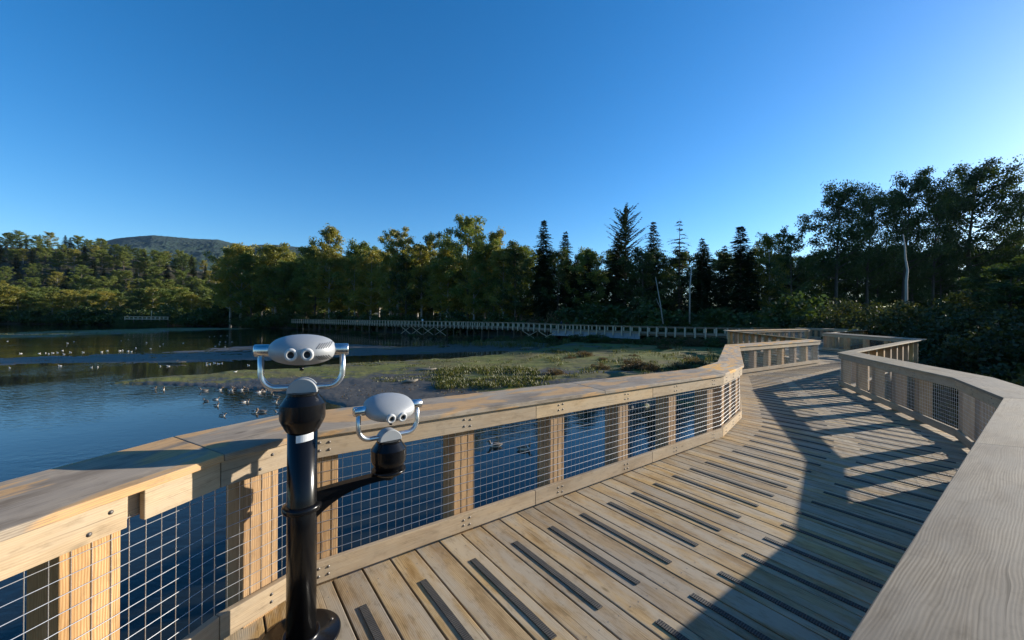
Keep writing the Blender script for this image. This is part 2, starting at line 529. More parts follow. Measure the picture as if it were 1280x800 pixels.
def railing(root, pts, sg, post_at, capmat, bolts_until=0, gap_board=False):
    """inner toe line pts; sg=+1 when the outside lies left of travel"""
    nseg = len(pts) - 1
    for i in range(nseg):
        L = (pts[i + 1] - pts[i]).length
        t = (pts[i + 1] - pts[i]).normalized()
        nrm = Vector((-t.y, t.x, 0)).normalized() * sg
        # cap in boards of at most about 3.6 m, butted
        m = MB()
        a, b = offset_poly(pts, -0.03, sg), offset_poly(pts, 0.43, sg)
        nb = max(1, round(L / 3.4))
        for k in range(nb):
            f0, f1 = k / nb, (k + 1) / nb
            g = 0.0012 / L
            pa0, pa1 = a[i].lerp(a[i + 1], f0 + g), a[i].lerp(a[i + 1], f1 - g)
            pb0, pb1 = b[i].lerp(b[i + 1], f0 + g), b[i].lerp(b[i + 1], f1 - g)
            Z0, Z1 = Vector((0, 0, 1.032)), Vector((0, 0, 1.072 + random.uniform(-.001, .001)))
            TL = Vector((0, 0, 0.042))
            m.hexa([pa0 + Z0, pa0 + Z1, pb0 + Z1 + TL, pb0 + Z0 + TL, pa1 + Z0, pa1 + Z1, pb1 + Z1 + TL, pb1 + Z0 + TL])
        m.build('cap_rail', capmat, root, bevel=0.005)
        m = MB(); m2 = MB()
        nf = 2 if gap_board and i == 0 else max(1, round(L / 2.25))
        fa, fb = offset_poly(pts, 0.0, sg), offset_poly(pts, 0.04, sg)
        for k in range(nf):
            f0, f1 = k / nf, (k + 1) / nf
            if gap_board and i == 0:
                f0, f1 = ((0, 1 - 0.415 / L), (1 - 0.355 / L, 1))[k]
            g = 0.002 / L
            for mm, z0, z1 in ((m, 0.885, 1.030), (m2, 0.045, 0.185)):
                pa0, pa1 = fa[i].lerp(fa[i + 1], f0 + g), fa[i].lerp(fa[i + 1], f1 - g)
                pb0, pb1 = fb[i].lerp(fb[i + 1], f0 + g), fb[i].lerp(fb[i + 1], f1 - g)
                Z0, Z1 = Vector((0, 0, z0)), Vector((0, 0, z1))
                mm.hexa([pa0 + Z0, pa0 + Z1, pb0 + Z1, pb0 + Z0, pa1 + Z0, pa1 + Z1, pb1 + Z1, pb1 + Z0])
        if gap_board and i == 0:
            bk0, bk1 = offset_poly(pts, 0.05, sg), offset_poly(pts, 0.075, sg)
            f0, f1 = 1 - 0.52 / L, 1 - 0.30 / L
            q = [bk0[0].lerp(bk0[1], f0), bk1[0].lerp(bk1[1], f0), bk0[0].lerp(bk0[1], f1), bk1[0].lerp(bk1[1], f1)]
            Z0, Z1 = Vector((0, 0, .90)), Vector((0, 0, 1.02))
            m.hexa([q[0] + Z0, q[0] + Z1, q[1] + Z1, q[1] + Z0, q[2] + Z0, q[2] + Z1, q[3] + Z1, q[3] + Z0])
        top = m.build('top_board', M['rail'], root, bevel=0.004)
        toe = m2.build('bottom_board', M['rail'], root, bevel=0.004)
        # welded wire panel behind the boards
        w = MB()
        o = offset_poly(pts, 0.043, sg)
        A, B = o[i], o[i + 1]
        Lw = (B - A).length
        far = i > bolts_until + 1
        rad = 0.0017
        nh = 12; nv = max(2, round(Lw / 0.064))
        for k in range(nh):
            z = Vector((0, 0, 0.16 + (0.91 - 0.16) * k / (nh - 1)))
            w.tube([A + z, B + z], rad, 4, caps=False, smooth=False)
        for k in range(nv + 1):
            p = A.lerp(B, k / nv) + nrm * 0.0042
            w.tube([p + Vector((0, 0, 0.15)), p + Vector((0, 0, 0.92))], rad, 4, caps=False, smooth=False)
        w.build('wire_mesh', M['wire'], root)
        # posts
        for s_ in post_at[i]:
            p = pts[i].lerp(pts[i + 1], s_ / L) + nrm * (0.05 + 0.10)
            m = MB(); m.beam(p + Vector((0, 0, -0.38)), p + Vector((0, 0, 1.036)), 0.20, 0.20, up=t)
            m.build('post', M['post'], root, bevel=0.006)
            if i <= bolts_until:
                q = pts[i].lerp(pts[i + 1], s_ / L)
                jt = 0.045 if i == 2 or True else 0
                for dx, zz_ in ((-0.035, (0.925,)), (0.035, (0.985,))) if i < 2 else ((-0.03, (0.93, 0.985)), (0.03, (0.93, 0.985))):
                    for z in zz_:
                        add_bolt(top, q + t * dx + Vector((0, 0, z + random.uniform(-.005, .005))) - nrm * 0.0005, -nrm)
                    for z in ((0.09, 0.14) if dx > 0 or i > 1 else ()):
                        add_bolt(toe, q + t * dx + Vector((0, 0, z + random.uniform(-.005, .005))) - nrm * 0.0005, -nrm)


def posts_even(L, first=None, pitch=1.12, last=0.2):
    first = 0.2 if first is None else first
    out = []; s_ = first
    while s_ < L - last:
        out.append(s_); s_ += pitch
    return out


def seg_len(pts, i): return (pts[i + 1] - pts[i]).length


lr = empty('timber_railing', LEFT[2])
lr.location = (0, 0, 0)
tag(lr, 'left timber railing between the deck and the water, cap worn with orange patches', 'railing', 'timber railings of the boardwalk')
pa = []
for i in range(len(LEFT) - 1):
    L = seg_len(LEFT, i)
    if i == 0: pa.append([L - 0.51 - 1.15, L - 0.51])
    elif i == 1: pa.append([0.24])
    elif i == 2: pa.append([0.12 + 1.118 * k for k in range(6) if 0.12 + 1.118 * k < L])
    elif i == 3: pa.append([0.25, 0.85, 1.45])
    else: pa.append(posts_even(L))
railing(lr, LEFT, 1, pa, M['cap'], 4, True)
rr = empty('timber_railing')
tag(rr, 'right timber railing with grey cap running beside the dark wooded bank', 'railing', 'timber railings of the boardwalk')
pa = [posts_even(seg_len(RIGHT, i)) for i in range(len(RIGHT) - 1)]
pa[1] = [0.15, 0.55, 1.5, 2.42]; pa[2] = [1.46, 2.55, 3.74, 4.9, 6.25]
pa[0] = posts_even(seg_len(RIGHT, 0), pitch=0.90) + [seg_len(RIGHT, 0) - 0.12]  # unseen near posts closed up, end post added, to block slivers of sun
railing(rr, RIGHT, -1, pa, M['cap_grey'], 3)

# ------------------------------------------------------------------ twin binocular viewer
VX, VY = -1.19, 2.20
vz = zdeck(VX, VY)
vr = empty('binocular_viewer', (VX, VY, vz))
tag(vr, 'black pole with a tall silver binocular viewer and a lower one on its arm', 'viewer')


def superell(w, d, h, ex=2.3, ez=2.2, nu=48, nv=24, taper=0.0):
    """rounded lemon-shaped casting: x width, y depth, z height"""
    m = MB()
    def sp(c, e): return math.copysign(abs(c) ** (2 / e), c)
    b = 0
    for j in range(nv + 1):
        a = math.pi * j / nv            # along x from -1 to +1
        x = -math.cos(a)
        r_ = math.sin(a) ** 0.74
        for k in range(nu):
            th = 2 * math.pi * k / nu
            y, z = sp(math.cos(th), ex) * r_, sp(math.sin(th), ez) * r_
            if y < 0: z *= 1 + taper * y * 0.35      # narrower towards the eyepieces
            m.v.append((x * w / 2, y * d / 2, z * h / 2))
    for j in range(nv):
        for k in range(nu):
            k2 = (k + 1) % nu
            m.f.append((j * nu + k, (j + 1) * nu + k, (j + 1) * nu + k2, j * nu + k2))
            m.uv += [(0, 0)] * 4; m.rnd.append(0.5); m.mi.append(0); m.smooth.append(True)
    return m


def viewer_unit(root, base, k, yaw, tilt, vents=True, slim=1.0):
    before = set(bpy.data.objects)
    viewer_parts(root, base, k, yaw, tilt, vents)
    for o in set(bpy.data.objects) - before:
        for v in o.data.vertices:
            v.co.x = base[0] + (v.co.x - base[0]) * slim
            v.co.y = base[1] + (v.co.y - base[1]) * slim


def viewer_parts(root, base, k, yaw, tilt, vents=True):
    """base: underside centre of the black collar, in root space; k scales the unit"""
    bx, by, bz = base
    cz = Matrix.Translation(base)
    m = MB()
    m.lathe([(0.092 * k, 0.0), (0.099 * k, 0.010 * k), (0.122 * k, 0.050 * k), (0.1285 * k, 0.064 * k), (0.1305 * k, 0.078 * k), (0.1305 * k, 0.150 * k),
             (0.094 * k, 0.197 * k), (0.089 * k, 0.199 * k), (0.089 * k, 0.213 * k), (0.02 * k, 0.215 * k)], 44, smooth=False, m=cz)
    co_ = m.build('collar', M['black'], root, bevel=0.0)
    bm = bmesh.new(); bm.from_mesh(co_.data); bmesh.ops.remove_doubles(bm, verts=bm.verts, dist=1e-5)
    for f_ in bm.faces: f_.smooth = True
    for e_ in bm.edges:
        if len(e_.link_faces) == 2 and e_.calc_face_angle() > R(21): e_.smooth = False
    bm.to_mesh(co_.data); bm.free()
    ry = Matrix.Rotation(yaw, 4, 'Z')
    hub = Matrix.Translation((bx, by, bz + 0.212 * k)) @ ry
    m = MB()
    # half-disc hub, its flat face to the looker
    prof = []
    n_ = 20
    yh = 0.048 * k
    r0 = 0.086 * k
    for sgn in (-1, 1):
        pts = [hub @ Vector((r0 * math.cos(math.pi * i / n_), sgn * yh, 0.003 + r0 * 0.88 * math.sin(math.pi * i / n_))) for i in range(n_ + 1)]
        prof.append(pts)
    for i in range(n_):
        m.face([prof[0][i], prof[1][i], prof[1][i + 1], prof[0][i + 1]], smooth=True)
    m.face(prof[0][::-1] if False else prof[0]); m.face(prof[1][::-1])
    m.build('hub', M['silver'], root, bevel=0.004)
    zc = bz + 0.448 * k
    hm = Matrix.Translation((bx, by, zc)) @ ry
    # U-shaped yoke
    m = MB()
    R_ = 0.085 * k
    xo = 0.229 * k
    zb = 0.240 * k - 0.448 * k
    path = [Vector((0.02 * k, 0, zb)), Vector((0.11 * k, 0, zb))]
    for i in range(0, 9):
        a = -math.pi / 2 + (math.pi / 2) * i / 8
        path.append(Vector((xo - R_ + R_ * math.cos(a), 0, zb + R_ + R_ * math.sin(a))))
    path.append(Vector((xo, 0, 0.0)))
    full = [Vector((-p.x, p.y, p.z)) for p in path[::-1]] + path
    m.tube([hm @ p for p in full], 0.0175 * k, 14)
    m.build('yoke', M['tube'], root)
    th = hm @ Matrix.Rotation(tilt, 4, 'X')
    for sg in (1, -1):
        m = MB()
        tr = th @ Matrix.Translation((sg * 0.172 * k, 0, 0)) @ Matrix.Rotation(sg * math.pi / 2, 4, 'Y')
        m.lathe([(0.031 * k, 0.0), (0.033 * k, 0.004 * k), (0.033 * k, 0.088 * k), (0.030 * k, 0.092 * k), (0.008 * k, 0.0925 * k)], 28, m=tr)
        m.build('handle', M['chrome'], root)
    m = superell(0.372 * k, 0.34 * k, 0.172 * k, taper=0.5)
    m.v = [tuple(th @ Vector(p)) for p in m.v]
    head = m.build('viewer_head', M['silver'], root)
    for sx in (-1, 1):
        tr = th @ Matrix.Translation((sx * 0.043 * k, -0.152 * k, -0.010 * k)) @ Matrix.Rotation(math.pi / 2, 4, 'X')
        m = MB()
        m.lathe([(0.036 * k, -0.02 * k), (0.0345 * k, 0.016 * k), (0.031 * k, 0.022 * k), (0.0185 * k, 0.0235 * k), (0.0175 * k, 0.014 * k), (0.004 * k, 0.0135 * k)], 28, m=tr)
        ep = m.build('eyepiece', M['ring'], head)
        m = MB()
        m.lathe([(0.0172 * k, 0.0142 * k), (0.016 * k, 0.021 * k), (0.010 * k, 0.0215 * k), (0.009 * k, 0.016 * k), (0.001 * k, 0.0158 * k)], 24, m=tr)
        m.build('eyecup', M['rubber'], head)
    if vents:
        for sgz in (1, -1):
            m = MB()
            for q in range(6):
                x = (0.090 + 0.0125 * q) * k
                z0, z1 = 0.022 * k, 0.050 * k
                ps = []
                for f in np.linspace(0, 1, 6):
                    z = (z0 + (z1 - z0) * f) * sgz
                    xx = x + f * 0.018 * k
                    a = math.acos(max(-1, min(1, -xx / (0.186 * k)))); r_ = math.sin(a) ** 0.74
                    sz = min(0.98, abs(z) / (0.086 * k * r_))
                    y = -(1 - sz ** 2.2) ** (1 / 2.3) * r_ * 0.17 * k
                    zz = z * (1 + 0.5 * (y / (0.17 * k)) * 0.35)
                    ps.append(th @ Vector((xx, y - 0.0005, zz)))
                m.tube(ps, 0.0020 * k, 6)
            m.build('vent_slots', M['rubber'], head)
    m = MB(); m.tube([th @ Vector((0.0, -0.06 * k, -0.088 * k)), th @ Vector((0.0, -0.062 * k, -0.108 * k))], 0.012 * k, 10)
    m.build('coin_knob', M['black'], head)


m = MB(); m.lathe([(0.205, 0.0), (0.207, 0.003), (0.207, 0.012), (0.199, 0.016), (0.10, 0.017), (0.10, 0.03), (0.09, 0.034)], 48); bp_ = m.build('base_plate', M['black'], vr)
for q in range(4):
    a = math.pi / 4 + q * math.pi / 2
    add_bolt(bp_, Vector((0.168 * math.cos(a), 0.168 * math.sin(a), 0.016)), Vector((0, 0, 1)))
m = MB(); m.lathe([(0.077, 0.02), (0.077, 1.25)], 40); pole_ = m.build('pole', M['black'], vr)
m = MB(); m.lathe([(0.078, 0.0), (0.101, 0.001), (0.102, 0.008), (0.102, 0.022), (0.098, 0.03), (0.078, 0.034)], 40, m=Matrix.Translation((0, 0, 0.735))); m.build('clamp_ring', M['black'], vr)
# white sticker wrapped on the pole under the collar
m = MB()
for q in range(8):
    a0, a1 = R(-86 + q * 8.5), R(-86 + (q + 1) * 8.5)
    z0, z1 = 1.132 + q * 0.0012, 1.172 + q * 0.0012
    rr_ = 0.0782
    m.face([(rr_ * math.cos(a0), rr_ * math.sin(a0), z0), (rr_ * math.cos(a1), rr_ * math.sin(a1), z0 + .0012), (rr_ * math.cos(a1), rr_ * math.sin(a1), z1 + .0012), (rr_ * math.cos(a0), rr_ * math.sin(a0), z1)], smooth=True)
m.build('sticker', M['decal'], pole_)
viewer_unit(vr, (0, 0, 1.185), 1.02, R(21), R(2), slim=0.885)
# side arm: curves up out of the ring and runs level to the lower unit
AX, AY = -0.78 - VX, 2.46 - VY
ad = Vector((AX, AY, 0)); al = ad.length; ad.normalize()
zlow = 0.868
m = MB()
pr = []
for f in np.linspace(0, 1, 15):
    x = 0.07 + (al - 0.07) * f
    z = 0.772 + (zlow - 0.03 - 0.772) * (1 - (1 - f) ** 2.6)
    hh = 0.115 * (1 - f) ** 3.0 + 0.036
    z = 0.826 + 0.022 * math.sin(f * 1.57) - hh / 2
    ww = 0.05 + 0.02 * f
    pr.append((x, z, ww, hh))
sd = Vector((-ad.y, ad.x, 0))
for (x0, z0, w0, h0), (x1, z1, w1, h1) in zip(pr, pr[1:]):
    c = []
    for x, z, w_, h_ in ((x0, z0, w0, h0), (x1, z1, w1, h1)):
        p = ad * x
        c += [p + sd * w_ / 2 + Vector((0, 0, z - h_ / 2)), p - sd * w_ / 2 + Vector((0, 0, z - h_ / 2)), p - sd * w_ / 2 + Vector((0, 0, z + h_ / 2)), p + sd * w_ / 2 + Vector((0, 0, z + h_ / 2))]
    m.hexa(c)
m.lathe([(0.03, -0.065), (0.035, -0.03), (0.085, -0.028), (0.105, -0.01), (0.105, 0.0)], 32, m=Matrix.Translation((AX, AY, zlow)))
m.build('arm', M['black'], vr)
viewer_unit(vr, (AX, AY, zlow), 0.87, R(38), R(13), vents=False, slim=0.95)

# ------------------------------------------------------------------ terrain, water, mountain
def pip(px, py, poly):
    inside = np.zeros(px.shape, bool)
    n_ = len(poly)
    for i in range(n_):
        x0, y0 = poly[i]; x1, y1 = poly[(i + 1) % n_]
        c = ((y0 > py) != (y1 > py)) & (px < (x1 - x0) * (py - y0) / (y1 - y0 + 1e-9) + x0)
        inside ^= c
    return inside


def vnoise(x, y, seed=0):
    """cheap smooth value noise"""
    def h(i, j): return (np.sin(i * 127.1 + j * 311.7 + seed * 17.3) * 43758.5453) % 1.0
    xi, yi = np.floor(x), np.floor(y); xf, yf = x - xi, y - yi
    xf, yf = xf * xf * (3 - 2 * xf), yf * yf * (3 - 2 * yf)
    return (h(xi, yi) * (1 - xf) + h(xi + 1, yi) * xf) * (1 - yf) + (h(xi, yi + 1) * (1 - xf) + h(xi + 1, yi + 1) * xf) * yf


def fbm(x, y, seed=0, o=4):
    r_, a = 0, 0.5
    for k in range(o):
        r_ = r_ + a * vnoise(x * 2 ** k, y * 2 ** k, seed + k); a *= 0.5
    return r_


SPIT = [(-300, 424), (0, 416.6), (60, 414), (150, 411.6), (240, 409.5), (320, 410.5), (250, 413.5), (150, 418), (60, 421.6), (0, 423), (-300, 432)]
BAND = [(-300, 452), (0, 446), (100, 442.5), (200, 439), (300, 432.5), (400, 430), (520, 432), (700, 420), (700, 440), (560, 442), (480, 446), (330, 453), (200, 456.5), (100, 459), (0, 461), (-300, 474)]
BAR = [(80, 481.5), (150, 475), (250, 466.5), (340, 461.5), (440, 455), (520, 450), (620, 445), (700, 434), (800, 420), (1000, 418), (1060, 430), (1060, 520),
       (900, 510), (760, 512), (650, 512), (560, 512), (470, 520), (420, 508), (350, 493), (250, 487), (150, 484)]
SHORE = [(-3000, 230), (-400, 215), (0, 205), (200, 196), (280, 178), (330, 158), (385, 146), (480, 112), (560, 98), (640, 84), (800, 66), (930, 55), (1050, 38), (1140, 24), (1280, 13), (1600, 6.5), (3000, 3.5)]
HILL = [(-3000, 1.0), (60, 1.0), (110, 0.94), (170, 0.84), (230, 0.74), (290, 0.62), (380, 0.35), (470, 0.12), (560, 0.03), (5000, 0.02)]


def ground_h(x, y):
    x = np.asarray(x, float); y = np.asarray(y, float)
    yy = np.maximum(y, 0.8)
    u = 640 + F * x / yy
    u = np.clip(u, -2900, 2900)
    hz = 400 + math.tan(ROLL) * (u - 640)
    wob = 1 + 0.05 * (fbm(x * 0.07, y * 0.07, 3) - 0.5) * 2
    v = hz + 4.0 * F / (yy * wob)
    u2 = u + (fbm(x * 0.11, y * 0.11, 9) - 0.5) * 60
    h = np.full(x.shape, -4.75) + 0.25 * fbm(x * .2, y * .2, 1)
    veg = np.zeros(x.shape)
    n1 = fbm(x * 0.35, y * 0.35, 21)
    n2 = fbm(x * 0.09, y * 0.16, 31)
    ins = pip(u2, v, SPIT) & (y > 1)
    h = np.where(ins, -3.93 + 0.25 * n1, h); veg = np.where(ins, 0.55 + 0.5 * (n1 - .3), veg)
    ins = pip(u2, v, BAND) & (y > 1)
    h = np.where(ins, -4.062 + 0.20 * n2 + 0.02 * n1, h); veg = np.where(ins, 0.05 + 0.15 * n1, veg)
    ins = pip(u2, v, BAR) & (y > 1)
    q = np.clip((u - 500) / 300, 0, 1) * np.clip((y - 14) / 14, 0.1, 1)
    h = np.where(ins, -4.02 + 0.14 * n1 + 0.12 * n2 + 0.55 * q * (0.3 + n2), h)
    grn = np.clip(1.25 - np.abs(v - (478 - (u - 80) * 0.038)) / 14, 0, 1)
    veg = np.where(ins, np.clip(grn * 0.9 + 0.9 * q * n1 + 0.35 * (u > 560) - 0.15, 0, 1), veg)
    ds = np.interp(u, [a for a, _ in SHORE], [b for _, b in SHORE]) * (1 + 0.06 * (fbm(x * .05, y * .05, 5) - .5))
    land = np.clip((y - ds) / (0.06 * ds + 2), 0, 1)
    land = np.where(y < 0.8, 0, land)
    land = land * land * (3 - 2 * land)
    hl = -4.2 + 1.6 * np.clip((y - ds) / 12, 0, 1) + 0.5 * n2
    hf = np.interp(u, [a for a, _ in HILL], [b for _, b in HILL])
    rise = np.clip((y - 235) / 240, 0, 1); rise = rise * rise * (3 - 2 * rise)
    dn = np.clip((y - 560) / 900, 0, 1)
    hl = hl + hf * 84 * rise * (1 - dn * 0.6) * (0.92 + 0.16 * n2)
    h = np.where(land > 0, np.maximum(h, -4.6) * (1 - land) + hl * land, h)
    veg = veg * (1 - land) + land * 0.25
    return h, veg, land




ang = np.radians(np.concatenate([np.linspace(-62, 62, 900, endpoint=False), np.linspace(62, 298, 80, endpoint=False)])); na = len(ang)
nr = 460
rad = 1.5 * (4200 / 1.5) ** (np.linspace(0, 1, nr))
AA, RR_ = np.meshgrid(ang, rad)
gx, gy = RR_ * np.sin(AA), RR_ * np.cos(AA)
gh, gv, gl = ground_h(gx, gy)
def blur(a, k):
    for _ in range(k):
        b = a.copy(); b[1:-1] = (a[:-2] + 2 * a[1:-1] + a[2:]) / 4; a = b
        b = (np.roll(a, 1, 1) + 2 * a + np.roll(a, -1, 1)) / 4; a = b
    return a
gh = np.where(gl > 0.5, gh, blur(gh, 4)); gv = blur(gv, 3)
wet = (gl < .3) & (gh > -4.3)
st = fbm(gx * 0.5, gy * 1.6, 61, 5) - 0.47
gh = gh + np.where(wet, 0.22 * st, 0)
LR0 = math.log(1.5); LRS = (math.log(4200) - LR0) / (nr - 1)
def ground_z(x, y):
    a = math.atan2(x, y); r_ = max(1.6, math.hypot(x, y))
    d = math.degrees(a)
    j = (d + 62) / (124 / 900) if -62 <= d < 61.8 else 450
    i = min(nr - 2.001, (math.log(r_) - LR0) / LRS)
    i0, j0 = int(i), int(j); fi, fj = i - i0, j - j0
    j1 = (j0 + 1) % na
    return float((gh[i0, j0] * (1 - fj) + gh[i0, j1] * fj) * (1 - fi) + (gh[i0 + 1, j0] * (1 - fj) + gh[i0 + 1, j1] * fj) * fi)
verts = np.stack([gx, gy, gh], -1).reshape(-1, 3)
verts = np.vstack([verts, [[0, 0, -4.7]]])
idx = np.arange(na * nr).reshape(nr, na)
a_, b_ = idx[:-1], idx[1:]
quad = np.stack([a_, np.roll(a_, -1, 1), np.roll(b_, -1, 1), b_], -1).reshape(-1, 4)
c0 = na * nr
faces = quad.tolist()
for k in range(na): faces.append([c0, int(idx[0][(k + 1) % na]), int(idx[0][k])])
me = bpy.data.meshes.new('ground')
me.from_pydata(verts.tolist(), [], faces)
at = me.attributes.new('veg', 'FLOAT', 'POINT'); at.data.foreach_set('value', np.append(gv.ravel(), 0).astype(np.float32))
at = me.attributes.new('land', 'FLOAT', 'POINT'); at.data.foreach_set('value', np.append(gl.ravel(), 0).astype(np.float32))
me.polygons.foreach_set('use_smooth', np.ones(len(me.polygons), bool))
m, nt, out = new_mat('marsh_mud_and_grass')
n = N(nt)
pos = n('ShaderNodeNewGeometry').outputs['Position']
veg = n('ShaderNodeAttribute', attribute_name='veg').outputs['Fac']
lnd = n('ShaderNodeAttribute', attribute_name='land').outputs['Fac']
nz = n('ShaderNodeTexNoise', {'Vector': pos, 'Scale': 1.3, 'Detail': 6.0, 'Roughness': 0.65}).outputs['Fac']
nz2 = n('ShaderNodeTexNoise', {'Vector': pos, 'Scale': 0.25, 'Detail': 4.0}).outputs['Fac']
mud = n.mix(nz, (0.04, 0.036, 0.030), (0.105, 0.09, 0.068))
grs = n.mix(nz, (0.055, 0.068, 0.012), (0.185, 0.185, 0.035))
grs = n.mix(n.ramp(nz2, [(0.4, g3(0)), (0.65, g3(0.7))]), grs, (0.10, 0.075, 0.036))
nz4 = n('ShaderNodeTexNoise', {'Vector': n('ShaderNodeMapping', {'Vector': pos, 'Scale': (0.16, 0.5, 1)}).outputs[0], 'Scale': 1.0, 'Detail': 5.0, 'Roughness': 0.6}).outputs['Fac']
vf = n.math('ADD', veg, n.math('ADD', n.math('MULTIPLY', n.math('SUBTRACT', nz, 0.5), 1.2), n.math('MULTIPLY', n.math('SUBTRACT', nz4, 0.52), 2.2)))
vm = n.ramp(vf, [(0.3, g3(0)), (0.55, g3(1))])
col = n.mix(vm, mud, grs)
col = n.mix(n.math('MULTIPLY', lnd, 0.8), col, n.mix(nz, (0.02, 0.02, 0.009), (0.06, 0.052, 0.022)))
rg = n.ramp(vm, [(0.0, g3(0.55)), (1.0, g3(0.9))])
rg = n.mix(lnd, rg, g3(0.95))
bs = n('ShaderNodeBsdfPrincipled', {'Base Color': col, 'Roughness': rg, 'Specular IOR Level': 0.25})
bh = n('ShaderNodeTexNoise', {'Vector': pos, 'Scale': 4.0, 'Detail': 5.0}).outputs['Fac']
bp = n('ShaderNodeBump', {'Height': bh, 'Strength': 0.6, 'Distance': 0.06})
nt.links.new(bp.outputs[0], bs.inputs['Normal']); nt.links.new(bs.outputs[0], out.inputs[0])
me.materials.append(m)
ground = bpy.data.objects.new('ground', me); COL.objects.link(ground)
tag(ground, 'marsh mudflats, grassy bars and wooded banks around the lagoon', 'ground', kind='structure')

# water
m, nt, out = new_mat('lagoon_water')
n = N(nt)
pos = n('ShaderNodeNewGeometry').outputs['Position']
w1 = n('ShaderNodeTexNoise', {'Vector': n('ShaderNodeMapping', {'Vector': pos, 'Scale': (1.0, 1.8, 1)}).outputs[0], 'Scale': 2.4, 'Detail': 3.0, 'Roughness': 0.55, 'Distortion': 0.4}).outputs['Fac']
w2 = n('ShaderNodeTexNoise', {'Vector': pos, 'Scale': 0.12, 'Detail': 3.0}).outputs['Fac']
amp = n.ramp(w2, [(0.38, g3(0.15)), (0.62, g3(1.0))])
hh = n.math('MULTIPLY', w1, amp)
bp = n('ShaderNodeBump', {'Height': hh, 'Strength': 0.32, 'Distance': 0.05})
bs = n('ShaderNodeBsdfPrincipled', {'Base Color': (0.012, 0.014, 0.011, 1), 'Roughness': 0.03, 'IOR': 1.33})
nt.links.new(bp.outputs[0], bs.inputs['Normal']); nt.links.new(bs.outputs[0], out.inputs[0])
mb = MB()
k = 64
ring = [(4100 * math.cos(2 * math.pi * i / k), 4100 * math.sin(2 * math.pi * i / k), WATER_Z) for i in range(k)]
mb.face(ring)
tag(mb.build('water', m), 'calm blue lagoon water with faint ripples', 'water', kind='structure')

# mountain far behind the left woods
prof = [(-700, 345), (-200, 335), (40, 322), (95, 311), (113, 306), (144, 298), (170, 295.5), (191, 294), (215, 296), (242, 298.5), (272, 299.5), (306, 307.5), (323, 305.8), (345, 306), (361, 307.5),
        (400, 312), (470, 330), (560, 350), (700, 385)]
us = np.linspace(20, 700, 380)
ridge = np.interp(us, [a for a, _ in prof], [b for _, b in prof])
YD = 3000.0
vs, fs = [], []
rows = 60
for j in range(rows + 1):
    f = j / rows
    for i, u in enumerate(us):
        zt = (horizon(u) - ridge[i]) / F * YD
        yv = YD - 1500 * (1 - f)
        z = -10 + (zt + 10) * (f ** 0.85)
        x = (u - 640) / F * YD * (0.55 + 0.45 * f)
        vs.append((x, yv, z))
va = np.array(vs)
fade = np.repeat(np.linspace(0, 1, rows + 1), len(us))
dsp = (fbm(va[:, 0] / 260, va[:, 1] / 260, 3, 5) - 0.47) * 130 * np.sin(np.pi * fade) + (fbm(va[:, 0] / 14, va[:, 1] / 14, 8, 2) - .37) * 8
va[:, 2] += dsp
for j in range(rows):
    for i in range(len(us) - 1):
        a = j * len(us) + i
        fs.append((a, a + 1, a + 1 + len(us), a + len(us)))
back = len(va)
vb = va[-len(us):].copy(); vb[:, 1] += 900; vb[:, 2] = -20
va = np.vstack([va, vb])
for i in range(len(us) - 1):
    a = rows * len(us) + i
    fs.append((a, a + 1, back + i + 1, back + i))
me = bpy.data.meshes.new('mountain'); me.from_pydata(va.tolist(), [], fs)
m, nt, out = new_mat('forested_mountain')
n = N(nt)
pos = n('ShaderNodeNewGeometry').outputs['Position']
nz = n('ShaderNodeTexNoise', {'Vector': pos, 'Scale': 0.055, 'Detail': 6.0, 'Roughness': 0.7}).outputs['Fac']
c = n.ramp(nz, [(0.3, (0.003, 0.018, 0.010)), (0.7, (0.009, 0.040, 0.018))])
nz3 = n('ShaderNodeTexNoise', {'Vector': pos, 'Scale': 0.006, 'Detail': 4.0}).outputs['Fac']
c = n.mix(n.ramp(nz3, [(0.62, g3(0)), (0.70, g3(0.4))]), c, (0.07, 0.075, 0.035))
bs = n('ShaderNodeBsdfPrincipled', {'Base Color': c, 'Roughness': 1.0})
bp = n('ShaderNodeBump', {'Height': nz, 'Strength': 0.7, 'Distance': 7.0})
nt.links.new(bp.outputs[0], bs.inputs['Normal']); nt.links.new(bs.outputs[0], out.inputs[0])
me.materials.append(m)
mo = bpy.data.objects.new('mountain', me); COL.objects.link(mo)
tag(mo, 'far forested mountain rising behind the left woods', 'mountain', kind='structure')


# ------------------------------------------------------------------ trees
class Leaves:
    def __init__(self): self.c, self.r, self.sz = [], [], []

    def clump(self, c, rad_, cnt, size, flat=0.75, lean=(0, 0, 0)):
        p = RNG.normal(size=(cnt, 3)); p /= np.linalg.norm(p, axis=1)[:, None] + 1e-9
        p *= (RNG.random(cnt) ** 0.45)[:, None] * rad_
        p[:, 2] *= flat
        base = RNG.random() * 0.6
        self.c.append(p + np.array(c)); self.r.append(np.clip(base + RNG.random(cnt) * 0.4, 0, 1)); self.sz.append(size * (0.6 + 0.8 * RNG.random(cnt)))

    def card(self, c, size, rnd):
        self.c.append(np.array([c])); self.r.append(np.array([rnd])); self.sz.append(np.array([size]))

    def mesh(self, name, mat, aspect=0.6):
        c = np.vstack(self.c); r_ = np.concatenate(self.r); sz = np.concatenate(self.sz)
        n_ = len(c)
        a = RNG.normal(size=(n_, 3)); a /= np.linalg.norm(a, axis=1)[:, None]
        b = RNG.normal(size=(n_, 3)); b -= a * (a * b).sum(1)[:, None]; b /= np.linalg.norm(b, axis=1)[:, None]
        a = a * (sz / 2)[:, None]; b = b * (sz / 2 * aspect)[:, None]
        v = np.stack([c - a, c + b * (0.8 + 0.4 * RNG.random(n_))[:, None] - a * 0.15, c + a, c - b - a * 0.1], 1).reshape(-1, 3)
        return quads(name, v, r_, mat)


